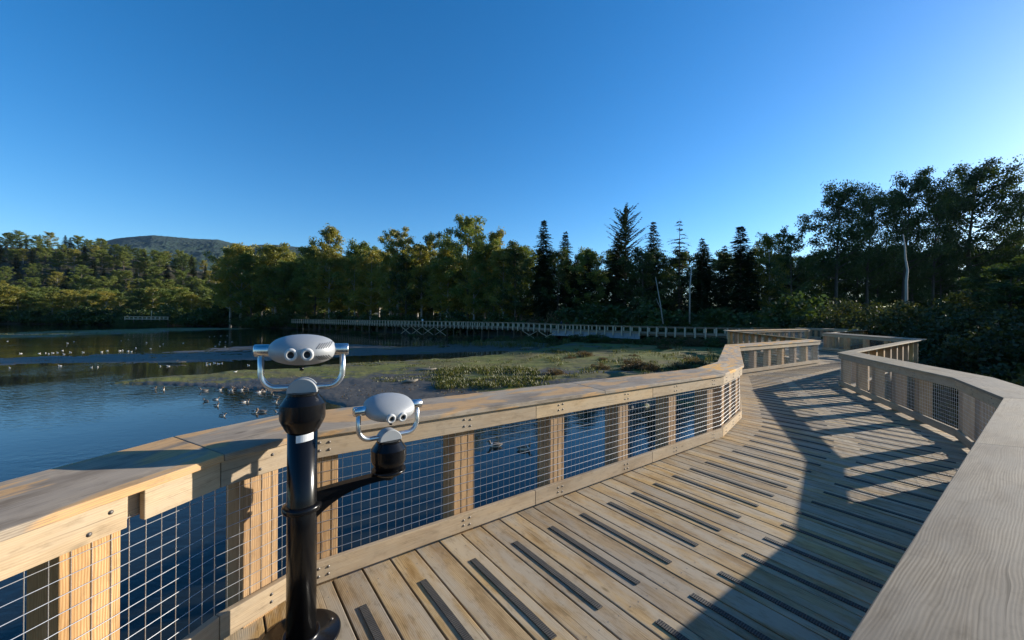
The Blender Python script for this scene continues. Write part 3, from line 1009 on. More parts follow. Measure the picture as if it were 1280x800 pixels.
def quads(name, v, r_, mat):
    n_ = len(v) // 4
    me = bpy.data.meshes.new(name)
    me.vertices.add(n_ * 4); me.vertices.foreach_set('co', v.astype(np.float32).ravel())
    me.loops.add(n_ * 4); me.loops.foreach_set('vertex_index', np.arange(n_ * 4, dtype=np.int32))
    me.polygons.add(n_); me.polygons.foreach_set('loop_start', np.arange(0, n_ * 4, 4, dtype=np.int32))
    at = me.attributes.new('rnd', 'FLOAT', 'FACE'); at.data.foreach_set('value', r_.astype(np.float32))
    me.materials.append(mat); me.update(calc_edges=True); me.validate()
    return me


def broadleaf_meshes(name, H, crown0, spread, mat, bark, leaf=0.42, dens=1.0, lean=0.0, limbs=17):
    tr, lv = MB(), Leaves()
    px, py = random.uniform(-.5, .5), random.uniform(-.5, .5)
    pts, rads = [], []
    for i in range(9):
        f = i / 8
        pts.append(Vector((px * math.sin(f * 3) + lean * f * f * H * 0.1, py * math.sin(f * 2.3), H * 0.96 * f)))
        rads.append(0.013 * H * (1 - f) ** 0.9 + 0.03)
    tr.tube(pts, rads, 8)
    def at(f):
        k = min(7, int(f * 8)); g = f * 8 - k
        return pts[k].lerp(pts[k + 1], g)
    for q in range(limbs):
        f = crown0 + (0.97 - crown0) * (q + random.random() * 0.8) / limbs
        a = q * 2.4 + random.uniform(-.5, .5)
        c = (f - crown0) / (1 - crown0)
        ln = spread * H * (0.35 + 0.9 * math.sin(math.pi * min(1, 0.18 + c * 0.80)) ** 0.8) * random.uniform(0.6, 1.15)
        el = R(random.uniform(18, 55)) * (0.6 + 0.7 * c)
        p0 = at(f); d = Vector((math.cos(a) * math.cos(el), math.sin(a) * math.cos(el), math.sin(el)))
        lp = [p0]
        for k in range(1, 5):
            lp.append(p0 + d * ln * k / 4 + Vector((random.uniform(-.1, .1) + lean * 0.04 * k * k, random.uniform(-.1, .1), 0.02 * k * k - 0.02 * k)) * ln * 0.3)
        r0 = max(0.035, rads[min(8, int(f * 8))] * 0.5)
        tr.tube(lp, [r0 * (1 - 0.2 * k) for k in range(5)], 5, caps=False)
        for k in range(1, 5):
            nb = 2 if k < 4 else 3
            for _ in range(nb):
                if k == 1 and random.random() < 0.5: continue
                a2 = a + random.uniform(-1.5, 1.5); e2 = R(random.uniform(-15, 60))
                l2 = ln * random.uniform(0.16, 0.38)
                e = lp[k] + Vector((math.cos(a2) * math.cos(e2) + lean * .4, math.sin(a2) * math.cos(e2), math.sin(e2))) * l2
                tr.tube([lp[k], (lp[k] + e) / 2 + Vector((0, 0, 0.05 * l2)), e], [r0 * .35, r0 * .25, 0.012], 4, caps=False)
                rd = random.uniform(0.036, 0.062) * H
                lv.clump(e, rd, int(34 * dens * random.uniform(0.6, 1.3)), leaf, 0.7)
                if random.random() < 0.6:
                    lv.clump((lp[k] + e) / 2, rd * 0.7, int(16 * dens), leaf, 0.7)
    lv.clump(pts[-1], 0.04 * H, int(30 * dens), leaf)
    return tr.mesh('trunk', bark), lv.mesh('crown', mat)


def conifer_meshes(name, H, width, mat, bark, sparse=0.0, upswept=False, bare=0.08, card=0.5):
    tr = MB()
    tr.tube([(0, 0, 0), (0.05, 0.02, H * 0.5), (0, 0, H)], [0.012 * H + 0.08, 0.008 * H, 0.02], 8)
    V, RN = [], []
    z = H * bare
    while z < H * 0.995:
        f = (z - H * bare) / (H * (1 - bare))
        base = min(width * H * ((1 - f) ** 0.95 * 0.98 + 0.012), (0.13 if sparse else 0.185) * H) if not upswept else width * H * min(1, 0.45 + 2.2 * (1 - f))
        nb = max(4, int(8 * (1 - sparse * 0.5)))
        ph = random.random() * 6.28
        for q in range(nb):
            if random.random() < sparse * 0.55: continue
            a = ph + 6.28 * q / nb + random.uniform(-.3, .3)
            ln = base * random.uniform(0.65, 1.15)
            if sparse and random.random() < 0.3: ln *= 0.6
            up = random.uniform(-0.18, 0.12) + 0.35 * f
            if upswept: up = 0.25 + 0.75 * f * random.uniform(.7, 1.2)
            d = np.array([math.cos(a), math.sin(a), up]); sd_ = np.array([-math.sin(a), math.cos(a), 0])
            p0 = np.array([0, 0, z])
            if ln > 0.8 and (sparse > .3):
                e = p0 + d * ln + np.array([0, 0, -0.12 * ln * (0 if upswept else 1)])
                tr.tube([p0, (p0 + e) / 2, e], [0.045, 0.03, 0.01], 4, caps=False)
            m_ = max(3, int(ln / (card * 0.45)))
            br = random.random() * 0.6
            for k in range(m_):
                g = (k + 0.6) / m_
                c = p0 + d * ln * g + np.array([0, 0, -(0.15 + 0.22 * g) * ln * g * (0.15 if upswept else 1)])
                for side in (-1, 1, 0):
                    w = card * (1.25 - 0.75 * g) * random.uniform(.7, 1.25) * (0.7 if side == 0 else 1)
                    dd = d * 0.75 + sd_ * side * random.uniform(.5, 1.0) + np.array([0, 0, random.uniform(-.55, .05)])
                    dd /= np.linalg.norm(dd)
                    e = c + dd * w * 1.25
                    q_ = np.cross(dd, np.array([random.uniform(-.4, .4), random.uniform(-.4, .4), 1])); q_ /= np.linalg.norm(q_) + 1e-9
                    mid = (c + e) / 2
                    V += [c, mid + q_ * w * 0.30, e, mid - q_ * w * 0.30]
                    RN.append(min(1, br + random.random() * 0.4))
        z += H * 0.022 * (1 + sparse * 0.9) * random.uniform(.7, 1.3)
    return tr.mesh('trunk', bark), quads('crown', np.array(V), np.array(RN), mat)


def bush_meshes(name, H, W, mat, leaf=0.18, cnt=26, per=60):
    tr, lv = MB(), Leaves()
    for q in range(cnt):
        a = random.random() * 6.28; r_ = W * math.sqrt(random.random()) * 0.5
        top = H * (1 - (r_ / (W * .62)) ** 2) * random.uniform(.55, 1.1)
        e = Vector((math.cos(a) * r_, math.sin(a) * r_, max(0.2 * H, top)))
        b = Vector((e.x * 0.25, e.y * 0.25, 0))
        tr.tube([b, (b + e) / 2 + Vector((random.uniform(-.1, .1), random.uniform(-.1, .1), .1)) * H * .3, e], [0.02 * H * .4 + .006, 0.012, 0.005], 4, caps=False)
        lv.clump(e * 0.97, 0.17 * (H + W) / 2, per, leaf, 0.85)
        lv.clump(e * 0.6, 0.19 * (H + W) / 2, int(per * 0.6), leaf, 0.9)
    return tr.mesh('stems', M['bark']), lv.mesh('foliage', mat)


ARCH = {}
for q in range(3): ARCH['green%d' % q] = broadleaf_meshes('broadleaf', 25, 0.16, 0.21, M['leaf_green'], M['bark'], 0.44, 1.7, limbs=30)
for q in range(3): ARCH['gold%d' % q] = broadleaf_meshes('broadleaf', 25, 0.20, 0.19, M['leaf_gold'], M['palebark'], 0.44, 1.5, limbs=27)
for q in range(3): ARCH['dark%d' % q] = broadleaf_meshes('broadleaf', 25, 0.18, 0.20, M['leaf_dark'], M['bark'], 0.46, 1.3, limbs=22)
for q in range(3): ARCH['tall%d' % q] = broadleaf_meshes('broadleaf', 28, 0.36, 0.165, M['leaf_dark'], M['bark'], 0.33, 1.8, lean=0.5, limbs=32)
for q in range(3): ARCH['con%d' % q] = conifer_meshes('conifer', 25, 0.42, M['needle'], M['bark'], card=0.66)
ARCH['thin0'] = conifer_meshes('conifer', 25, 0.42, M['needle'], M['bark'], sparse=0.6, bare=0.15, card=0.5)
ARCH['claw0'] = conifer_meshes('conifer', 25, 0.17, M['needle'], M['bark'], sparse=0.35, upswept=True, bare=0.15, card=0.62)
ARCH_H = {'tall': 28}
BUSH = {}
for q in range(2): BUSH['bank%d' % q] = bush_meshes('bush', 2.6, 3.6, M['leaf_bush'], 0.17, 30, 70)
for q in range(2): BUSH['dark%d' % q] = bush_meshes('bush', 3.4, 5.0, M['leaf_dark'], 0.30, 30, 55)
BUSH['brown0'] = bush_meshes('bush', 1.5, 3.2, M['leaf_brown'], 0.14, 26, 60)


def place(kind, meshes, x, y, h, refh, label, cat, group=None, parts=('trunk', 'crown'), rz=None, sx=1.0, sink=0.15):
    z = ground_z(x, y)
    o = empty(kind, (x, y, z - sink), random.random() * 6.28 if rz is None else rz)
    s_ = h / refh
    o.scale = (s_ * sx, s_ * sx, s_)
    for nm, me_ in zip(parts, meshes):
        c = bpy.data.objects.new(nm, me_); COL.objects.link(c); c.parent = o
    tag(o, label, cat, group)
    return o


def tree_px(arch, u, vtop, d, label, cat='tree', group=None, name=None, rz=None, sx=1.0):
    x, y = (u - 640) / F * d, d
    z = ground_z(x, y)
    h = (horizon(u) - vtop) / F * d - z
    ref = 28 if arch.startswith('tall') else 25
    nm = name or ('conifer_tree' if arch[:3] in ('con', 'thi', 'cla') else 'broadleaf_tree')
    return place(nm, ARCH[arch], x, y, h, ref, label, cat, group, rz=rz, sx=sx)


# trees that stand out one by one against the sky
T = [
 ('gold0', 300, 309, 170, 'yellowing round tree at the end of the left hillside, behind the viewer pole', 1.0),
 ('gold1', 345, 306, 165, 'olive broad tree just left of the tall golden tree over the far walkway', 1.15),
 ('gold2', 412, 291, 150, 'tall golden tree above the left end of the far walkway', 0.95),
 ('green0', 452, 304, 142, 'green-gold tree right of the tall golden tree', 1.0),
 ('gold1', 497, 286, 122, 'slim tall tree with yellow tufted top above the white trestle', 0.8),
 ('dark0', 541, 291, 122, 'dark slim broadleaf with small open tufts on top', 0.75),
 ('green1', 585, 276, 108, 'tallest leafy tree at the middle of the far shore', 0.95),
 ('gold2', 617, 294, 104, 'yellow-green tree touching the right side of the tallest middle tree', 0.85),
 ('green2', 650, 309, 98, 'low rounded green tree left of the pointed conifer', 1.0),
 ('con0', 679, 274, 92, 'pointed dark conifer standing above the middle woods', 0.85),
 ('con1', 706, 289, 94, 'second pointed conifer, shorter, right beside the taller one', 0.85),
 ('green0', 735, 312, 88, 'small green broadleaf between the pointed conifers and the ragged conifer', 0.9),
 ('claw0', 781, 264, 84, 'ragged conifer with upswept bare branches fanning at its top', 0.95),
 ('con1', 772, 292, 88, 'bushy dark conifer crowding the foot of the ragged fan-topped one', 1.2),
 ('con2', 816, 277, 82, 'dark conifer directly right of the ragged fan-topped one', 0.85),
 ('thin0', 849, 272, 80, 'thin conifer with see-through tiered branches', 0.95),
 ('con1', 877, 297, 78, 'short conifer right of the see-through one', 0.85),
 ('con0', 925, 281, 74, 'dense dark cone-shaped conifer left of the tall right-hand trees', 1.1),
 ('gold0', 962, 298, 76, 'airy brownish tree right of the dense cone-shaped conifer', 0.85),
 ('dark1', 990, 291, 72, 'open-crowned tree with sky showing through, left of the tall right-hand trees', 0.8),
 ('tall0', 1045, 232, 80, 'tall dark tree, leftmost of the high group above the right railing', 0.95),
 ('tall1', 1085, 245, 84, 'shorter tree tucked behind the high group on the right', 0.8),
 ('tall2', 1128, 218, 86, 'tall dark tree leaning over the bleached dead trunk', 0.85),
 ('tall0', 1165, 236, 92, 'half-hidden tree between the two highest trees on the right', 0.75),
 ('tall1', 1213, 207, 92, 'highest tree of the right-hand group with a wind-swept top', 1.0),
 ('tall2', 1272, 232, 93, 'tall tree cut by the right edge of the view', 0.9),
]
for a, u, vt, d, lab, sx in T:
    tree_px(a, u, vt, d, lab, 'tree', 'trees standing out along the far shore', sx=sx, rz=random.uniform(-.4, .4) if a.startswith('tall') else None)

# the wood behind and between them
random.seed(42)
def wood_rows():
    lst = []
    u = 292
    while u < 1292:
        ds = float(np.interp(u, [a for a, _ in SHORE], [b for _, b in SHORE]))
        vt0 = np.interp(u, [280, 380, 480, 560, 640, 760, 860, 960, 1010, 1060, 1120, 1200, 1280, 1400], [318, 312, 312, 306, 310, 308, 306, 308, 310, 312, 306, 300, 302, 310])
        dmin = float(np.interp(u, [292, 385, 480, 640, 800, 930, 1000, 1060, 1300], [170, 154, 120, 92, 78, 76, 80, 88, 94]))
        for row in range(3):
            d = dmin + 4 + row * 13 + random.uniform(-3, 3)
            vt = vt0 + random.uniform(-5, 18) + (0, 14, 6, 0)[row]
            lst.append((u + random.uniform(-9, 9), vt, d, row))
        u += 21 if u < 700 else 27
    return lst
for u, vt, d, row in wood_rows():
    if u < 480: k = random.choice(['gold0', 'green0', 'gold2', 'green2', 'gold1'])
    elif u < 660: k = random.choice(['green0', 'green2', 'dark1', 'gold1', 'gold2', 'gold0'])
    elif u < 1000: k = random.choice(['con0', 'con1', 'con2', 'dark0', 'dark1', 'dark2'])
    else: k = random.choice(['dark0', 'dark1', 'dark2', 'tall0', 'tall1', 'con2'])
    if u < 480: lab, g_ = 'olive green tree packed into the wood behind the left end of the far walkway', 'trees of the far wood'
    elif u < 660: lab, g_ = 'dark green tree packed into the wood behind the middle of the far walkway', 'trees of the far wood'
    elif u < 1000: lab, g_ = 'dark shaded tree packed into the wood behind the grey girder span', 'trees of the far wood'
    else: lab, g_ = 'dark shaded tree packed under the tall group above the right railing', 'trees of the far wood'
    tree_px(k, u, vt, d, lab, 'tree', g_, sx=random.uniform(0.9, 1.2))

# hillside forest on the left
cnt = 0
for row in range(8):
    d = 214 + row * 32
    step = 12.2
    u = -40 + random.uniform(0, 10)
    while u < (300 if row < 3 else 400):
        dd = d + random.uniform(-9, 9); uu = u + random.uniform(-3, 3)
        x, y = (uu - 640) / F * dd, dd
        h = random.uniform(13, 20)
        conif = random.random() < (0.03 if row < 3 else 0.12 + 0.035 * row)
        k = random.choice(['con0', 'con1', 'con2']) if conif else random.choice(['green0', 'green1', 'green2', 'gold0', 'gold1', 'green0', 'dark1'])
        if conif:
            place('conifer_tree', ARCH[k], x, y, h * 1.0, 25, 'dark pointed conifer in the dense forest on the left hillside', 'tree', 'conifers of the left hillside', sx=random.uniform(1.0, 1.3))
        else:
            place('broadleaf_tree', ARCH[k], x, y, h, 25, 'rounded green tree in the dense forest on the left hillside', 'tree', 'broadleaf trees of the left hillside', sx=random.uniform(1.2, 1.6))
        cnt += 1
        u += step * random.uniform(0.8, 1.3) * (1.0 + 0.03 * row)

# shore bushes under the wood
u = -30
while u < 1010:
    ds = float(np.interp(u, [a for a, _ in SHORE], [b for _, b in SHORE]))
    d = (ds + 5 if u < 300 else float(np.interp(u, [300, 385, 480, 640, 800, 930, 1010], [168, 152, 117, 89, 72, 63, 56]))) + random.uniform(-2, 4)
    x, y = (u - 640) / F * d, d
    h = random.uniform(3.5, 7.5) * (1.4 if u < 300 else 1.0)
    place('shore_bush', BUSH[random.choice(['dark0', 'dark1'])], x, y, h, 3.4, 'dark bush at the foot of the far shore woods', 'bush', 'bushes along the far shore', ('stems', 'foliage'), sx=random.uniform(1.0, 1.6))
    u += 5.2 / d * F * 0.75
u = 300
while u < 1292:
    d = float(np.interp(u, [292, 385, 480, 640, 800, 930, 1000, 1060, 1300], [170, 154, 120, 92, 78, 76, 80, 88, 94])) + random.uniform(46, 58)
    place('shore_bush', BUSH[random.choice(['dark0', 'dark1'])], (u - 640) / F * d, d, random.uniform(8, 11), 3.4, 'tall dark thicket deep inside the far wood', 'bush', 'thickets inside the far wood', ('stems', 'foliage'), sx=1.2)
    u += 9.5 / d * F
# pale and brown shrubs in front of the shaded wood
for u, v, d, h, k, lab in [(700, 405, 82, 5.5, 'brown0', 'pale tan shrub on the shore above the girder span'), (668, 407, 88, 4.0, 'brown0', 'low tan shrub left of the pale one above the girder span'),
                           (1050, 400, 46, 5.5, 'bank0', 'bright green sapling bush lit by the sun beyond the far railing corner'),
                           (1082, 404, 40, 3.5, 'bank1', 'yellowing bush beside the bright sapling')]:
    x, y = (u - 640) / F * d, d
    place('shrub', BUSH[k], x, y, h, 1.5 if k == 'brown0' else 2.6, lab, 'bush', None, ('stems', 'foliage'), sx=0.8)
# bank of bushes right of the boardwalk
random.seed(8)
bank = []
for row, (d0, step) in enumerate([(15, 1.7), (20, 2.0), (26, 2.4), (33, 2.8), (40, 3.2), (50, 3.4), (62, 3.8)]):
    u = {0: 1235, 1: 1205, 2: 1150, 3: 1110, 4: 1070, 5: 1010, 6: 985}[row]
    while u < (1420 if row < 5 else 1300):
        d = d0 + random.uniform(-1.5, 1.5)
        x, y = (u - 640) / F * d, d
        h = {0: 2.2, 1: 2.9, 2: 3.6, 3: 4.4, 4: 5.2, 5: 4.2, 6: 4.6}[row] * random.uniform(0.75, 1.2)
        place('bank_bush', BUSH[random.choice(['bank0', 'bank1'])], x, y, h, 2.6, 'dense leafy bush on the shaded bank right of the right railing', 'bush', 'bushes on the right bank', ('stems', 'foliage'), sx=random.uniform(0.9, 1.2))
        u += step / d * F
for x, y, h in [(40, 25.5, 7.0), (44, 28, 7.5), (46, 31.5, 8.0), (48, 35, 8.5), (43, 33, 7.5), (52, 38, 9), (38, 22.5, 6.5)]:  # trees added mostly out of view to shade the bank bushes, sparing the deck
    place('broadleaf_tree', ARCH[random.choice(['dark0', 'dark1', 'dark2'])], x, y, h, 25, 'small dark tree added at the outer edge of the right bank to shade its bushes', 'tree', 'shade trees added to the right bank', sx=1.7)
# brown marsh shrubs left of the boardwalk
for k in range(15):
    u = random.uniform(690, 905); v = random.uniform(436, 476)
    if v > 478 - (u - 690) * 0.08: v -= 12
    p = gp(u, v, -3.7)
    place('marsh_shrub', BUSH['brown0'], p.x, p.y, random.uniform(0.35, 0.7), 1.5, 'low brown shrub on the marsh beside the left railing', 'bush', 'low shrubs on the marsh', ('stems', 'foliage'), sx=random.uniform(1.0, 1.6))

# dead trunks
def snag(pts, rads, label, branches=()):
    b = Vector(pts[0]); o = empty('dead_tree', b)
    m = MB(); m.tube([Vector(p) - b for p in pts], rads, 8); t_ = m.build('trunk', M['snag'], o)
    for q in branches:
        m = MB(); m.tube([Vector(p) - b for p in q], [0.06, 0.04, 0.015][:len(q)], 5); m.build('branch', M['snag'], o)
    tag(o, label, 'dead tree', 'bleached dead trunks')
def pxp(u, v, d): return Vector(((u - 640) / F * d, d, (horizon(u) - v) / F * d))
snag([pxp(1133, 412, 50), pxp(1132.5, 350, 50), pxp(1134, 338, 50), pxp(1131, 322, 50), pxp(1130.5, 310, 50), pxp(1128, 293, 50)], [0.17, 0.14, 0.12, 0.11, 0.09, 0.05], 'crooked bleached dead trunk standing among the dark trees on the right')
snag([pxp(862, 405, 66), pxp(862, 360, 66), pxp(864, 334, 66)], [0.13, 0.11, 0.08], 'straight grey dead trunk in front of the thin see-through conifer')
snag([pxp(829, 405, 64), pxp(825, 378, 64), pxp(819, 346, 64)], [0.11, 0.08, 0.04], 'slender leaning dead trunk left of the straight grey one', [[pxp(826, 386, 64), pxp(822, 378, 64), pxp(820, 372, 64)]])

# ------------------------------------------------------------------ marsh grass (stuff)
V, RN = [], []
def tuft(x, y, z, h, nbl, spread):
    for _ in range(nbl):
        a = random.random() * 6.28; r_ = random.random() * spread
        b = np.array([x + math.cos(a) * r_, y + math.sin(a) * r_, z - 0.02])
        a2 = random.random() * 6.28; l_ = h * random.uniform(.5, 1.2)
        tip = b + np.array([math.cos(a2) * l_ * 0.45, math.sin(a2) * l_ * 0.45, l_])
        w = np.array([-math.sin(a2), math.cos(a2), 0]) * 0.018 * (1 + l_)
        mid = (b + tip) / 2 + np.array([0, 0, 0.12 * l_])
        V.extend([b - w, mid - w, tip, mid + w]); RN.append(random.random())
random.seed(77)
def zone(u0, u1, v0, v1, n_, h, nbl=22, spread=0.35, f=None):
    for _ in range(n_):
        u, v = random.uniform(u0, u1), random.uniform(v0, v1)
        if f and not f(u, v): continue
        p = gp(u, v); z = ground_z(p.x, p.y)
        if z < -4.02: continue
        if fbm(np.array([p.x * .4]), np.array([p.y * .4]), 51)[0] < 0.40: continue
        tuft(p.x, p.y, z, h * random.uniform(.6, 1.3), nbl, spread)
zone(545, 690, 464, 490, 420, 0.24, 26, 0.45)
zone(440, 720, 452, 480, 380, 0.12, 20, 0.5)
zone(640, 905, 428, 480, 420, 0.35, 16, 0.5)
zone(480, 730, 423, 436, 520, 0.7, 16, 0.8)
zone(690, 905, 418, 432, 400, 0.7, 16, 0.8)
zone(0, 260, 412, 421, 260, 0.30, 14, 1.2)
V2, R2_ = V, RN
V, RN = [], []
zone(60, 700, 438, 500, 1500, 0.07, 5, 0.5)
zone(0, 640, 428, 462, 700, 0.09, 5, 0.8)
lt = bpy.data.objects.new('mud_litter', quads('mud_litter', np.array(V), np.array(RN), M['leaf_brown'])); COL.objects.link(lt)
tag(lt, 'dark stranded weed and litter strewn over the mudflats', 'litter', kind='stuff')
V, RN = V2, R2_
g_ = bpy.data.objects.new('marsh_grass', quads('marsh_grass', np.array(V), np.array(RN), M['grass'])); COL.objects.link(g_)
tag(g_, 'yellow green grass tufts growing on the mud bars and the marsh', 'grass', kind='stuff')

# ------------------------------------------------------------------ far boardwalk
FB = [(38.0, 50.0, -1.95), (31.0, 52.5, -1.95), (20.6, 62.0, -1.95), (7.3, 70.0, -1.75), (-0.5, 78.0, -1.55), (-34.9, 105.0, -1.40), (-74.0, 140.0, -1.32), (-84.0, 147.0, -1.30)]
FBv = [Vector(p) for p in FB]
fb = empty('far_walkway', (0, 0, 0))
tag(fb, 'long timber walkway on trestles crossing the marsh in front of the far woods', 'walkway', kind=None)
mb = MB(); W = 2.6
inn = FBv; outp = offset_poly(FBv, W, -1)
inn2 = offset_poly(FBv, -0.35, -1)
for i in range(len(FBv) - 1):
    mb.hexa([inn2[i] + Vector((0, 0, -.05)), inn2[i], outp[i], outp[i] + Vector((0, 0, -.05)), inn2[i + 1] + Vector((0, 0, -.05)), inn2[i + 1], outp[i + 1], outp[i + 1] + Vector((0, 0, -.05))])
mb.build('deck', M['farwood'], fb)
mb = MB()
for i in range(len(FBv) - 1):
    if i == 2: continue
    z0 = Vector((0, 0, -.2))
    for pl in (inn, offset_poly(FBv, W * .9, -1)):
        mb = MB(); mb.beam(pl[i] + z0, pl[i + 1] + z0, 0.14, 0.28); mb.build('stringer', M['darkwood'], fb)
# steel girder span
mb = MB()
a, b = offset_poly(FBv, -0.05, -1)[2], offset_poly(FBv, -0.05, -1)[3]
mb.beam(a + Vector((0, 0, -.52)), b + Vector((0, 0, -.52)), 0.05, 0.90)
for zz in (-.09, -.95): mb.beam(a + Vector((0, 0, zz)), b + Vector((0, 0, zz)), 0.26, 0.05)
tdir = (b - a).normalized(); Lg = (b - a).length; nrm = Vector((-tdir.y, tdir.x, 0))
for k in range(9):
    p = a + tdir * (Lg * (k + .5) / 9) + Vector((0, 0, -.52))
    for sg in (1,): mb.beam(p + nrm * 0.09 + Vector((0, 0, -.42)), p + nrm * 0.09 + Vector((0, 0, .42)), 0.12, 0.05, up=tdir)
    mb.beam(p - nrm * 0.09 + Vector((0, 0, -.42)), p - nrm * 0.09 + Vector((0, 0, .42)), 0.12, 0.05, up=tdir)
mb.build('steel_girder', M['steel'], fb)
# trestles
tot = plen(FBv); s_ = 3.0
while s_ < tot - 2:
    p = lerp_poly(FBv, s_); p2 = lerp_poly(FBv, s_ + 0.5); t = (p2 - p); t.z = 0; t.normalize()
    nrm = Vector((t.y, -t.x, 0))
    onspan = 12 < s_ < 36
    if not onspan:
        m = MB()
        zb = -5.0
        q0, q1 = p + nrm * 0.1, p + nrm * 2.2
        for q in (q0, q1): m.beam((q.x, q.y, p.z - .34), (q.x, q.y, zb), 0.18, 0.18, up=t)
        m.build('trestle', M['darkwood'], fb)
        uu = 640 + F * p.x / p.y
        if not (498 < uu < 552 or 655 < uu < 690):
            s_ += 4.4; continue
        m = MB()
        lo, hi = Vector((0, 0, -3.75 - p.z)), Vector((0, 0, -.45))
        m.beam(p + t * -1.9 + lo, p + t * 1.9 + hi, 0.09, 0.12, up=nrm)
        pp = p - nrm * 0.09
        m.beam(pp + t * -1.9 + hi, pp + t * 1.9 + lo, 0.09, 0.12, up=nrm)
        m.build('cross_brace', M['farpost'], fb)
    s_ += 4.4

def far_railing(line, label, sg):
    o = empty('walkway_railing')
    tag(o, label, 'railing', 'railings of the far walkway')
    for i in range(len(line) - 1):
        m = MB(); m.beam(line[i] + Vector((0, 0, 1.05)), line[i + 1] + Vector((0, 0, 1.05)), 0.36, 0.05); m.build('cap_rail', M['midwood'], o)
        m = MB(); m.beam(line[i] + Vector((0, 0, .95)), line[i + 1] + Vector((0, 0, .95)), 0.05, 0.14); m.build('top_board', M['midwood'], o)
        m = MB(); m.beam(line[i] + Vector((0, 0, .12)), line[i + 1] + Vector((0, 0, .12)), 0.05, 0.16); m.build('bottom_board', M['midwood'], o)
    tot = plen(line); n_ = int(tot / 1.4)
    m = MB(); m.beam((0, 0, -0.5), (0, 0, 1.02), 0.19, 0.19, up=Vector((0, 1, 0))); pm = m.mesh('post', M['farpost'])
    rest = MB()
    for k in range(n_):
        p = lerp_poly(line, tot * (k + .3) / n_); p2 = lerp_poly(line, min(tot, tot * (k + .3) / n_ + .3)); t = p2 - p
        q = p + Vector((t.y, -t.x, 0)).normalized() * 0.125 * sg
        if k < 100:
            c = bpy.data.objects.new('post', pm); COL.objects.link(c); c.parent = o
            c.location = q; c.rotation_euler = (0, 0, math.atan2(t.y, t.x))
        else:
            rest.beam(q + Vector((0, 0, -.5)), q + Vector((0, 0, 1.02)), 0.19, 0.19, up=t)
    if rest.f: tag(rest.build('far_posts', M['farpost'], o), kind='stuff')
far_railing(offset_poly(FBv, -0.18, -1), 'front railing of the far walkway, its posts facing the marsh', -1)
far_railing(offset_poly(FBv, W - 0.25, -1), 'back railing of the far walkway on the woods side', 1)

random.seed(19)
for k in range(64):
    u = 385 + (905 - 385) * k / 64 + random.uniform(-4, 4)
    d = float(np.interp(u, [385, 480, 640, 690, 800, 930], [136, 102, 76, 68, 60, 51])) - random.uniform(0.5, 3)
    place('marsh_shrub', BUSH['dark0' if k % 3 else 'brown0'], (u - 640) / F * d, d, random.uniform(0.7, 1.5), 3.4 if k % 3 else 1.5, 'low scrub growing along the foot of the far walkway', 'bush', 'scrub along the far walkway', ('stems', 'foliage'), sx=random.uniform(1.2, 2.2))
# small viewing platform across the lagoon
pc = gp(183, 402.6, -2.7); D = 165.0
pc = Vector(((183 - 640) / F * D, D, -0.75))
pf = empty('viewing_platform', pc)
tag(pf, 'small pale timber viewing platform across the lagoon with a thin mast', 'platform')
m = MB(); m.beam((-7.6, 0, -0.08), (7.6, 0, -0.08), 4.0, 0.16); m.build('deck', M['farwood'], pf)
for yy in (-1.9, 1.9):
    m = MB(); m.beam((-7.6, yy, 1.12), (7.6, yy, 1.12), 0.36, 0.08); m.build('cap_rail', M['farpost'], pf)
    m = MB(); m.beam((-7.6, yy, 0.95), (7.6, yy, 0.95), 0.06, 0.2); m.build('top_board', M['farpost'], pf)
    m = MB(); m.beam((-7.6, yy, 0.12), (7.6, yy, 0.12), 0.06, 0.22); m.build('bottom_board', M['farpost'], pf)
    for k in range(9):
        m = MB(); m.beam((-7.4 + k * 1.85, yy + .12, -.3), (-7.4 + k * 1.85, yy + .12, 1.06), 0.3, 0.22, up=Vector((0, 1, 0))); m.build('post', M['farpost'], pf)
        if k % 2: continue
        m = MB(); m.beam((-7.4 + k * 1.85, yy + .12, -3.8), (-7.4 + k * 1.85, yy + .12, -.3), 0.2, 0.2, up=Vector((0, 1, 0))); m.build('leg', M['darkwood'], pf)
m = MB(); m.tube([(2.2, 0, 0), (2.2, 0, 3.6)], 0.11, 8); m.build('mast', M['farpost'], pf)

random.seed(23)
for k in range(9):
    place('shore_bush', BUSH['dark%d' % (k % 2)], pc.x - 9 + k * 2.25 + random.uniform(-.5, .5), D - 3.2 + random.uniform(-.6, .6), random.uniform(2.7, 3.5), 3.4, 'dark bush hiding the legs of the small viewing platform', 'bush', 'bushes below the viewing platform', ('stems', 'foliage'), sx=0.95, sink=0.0)
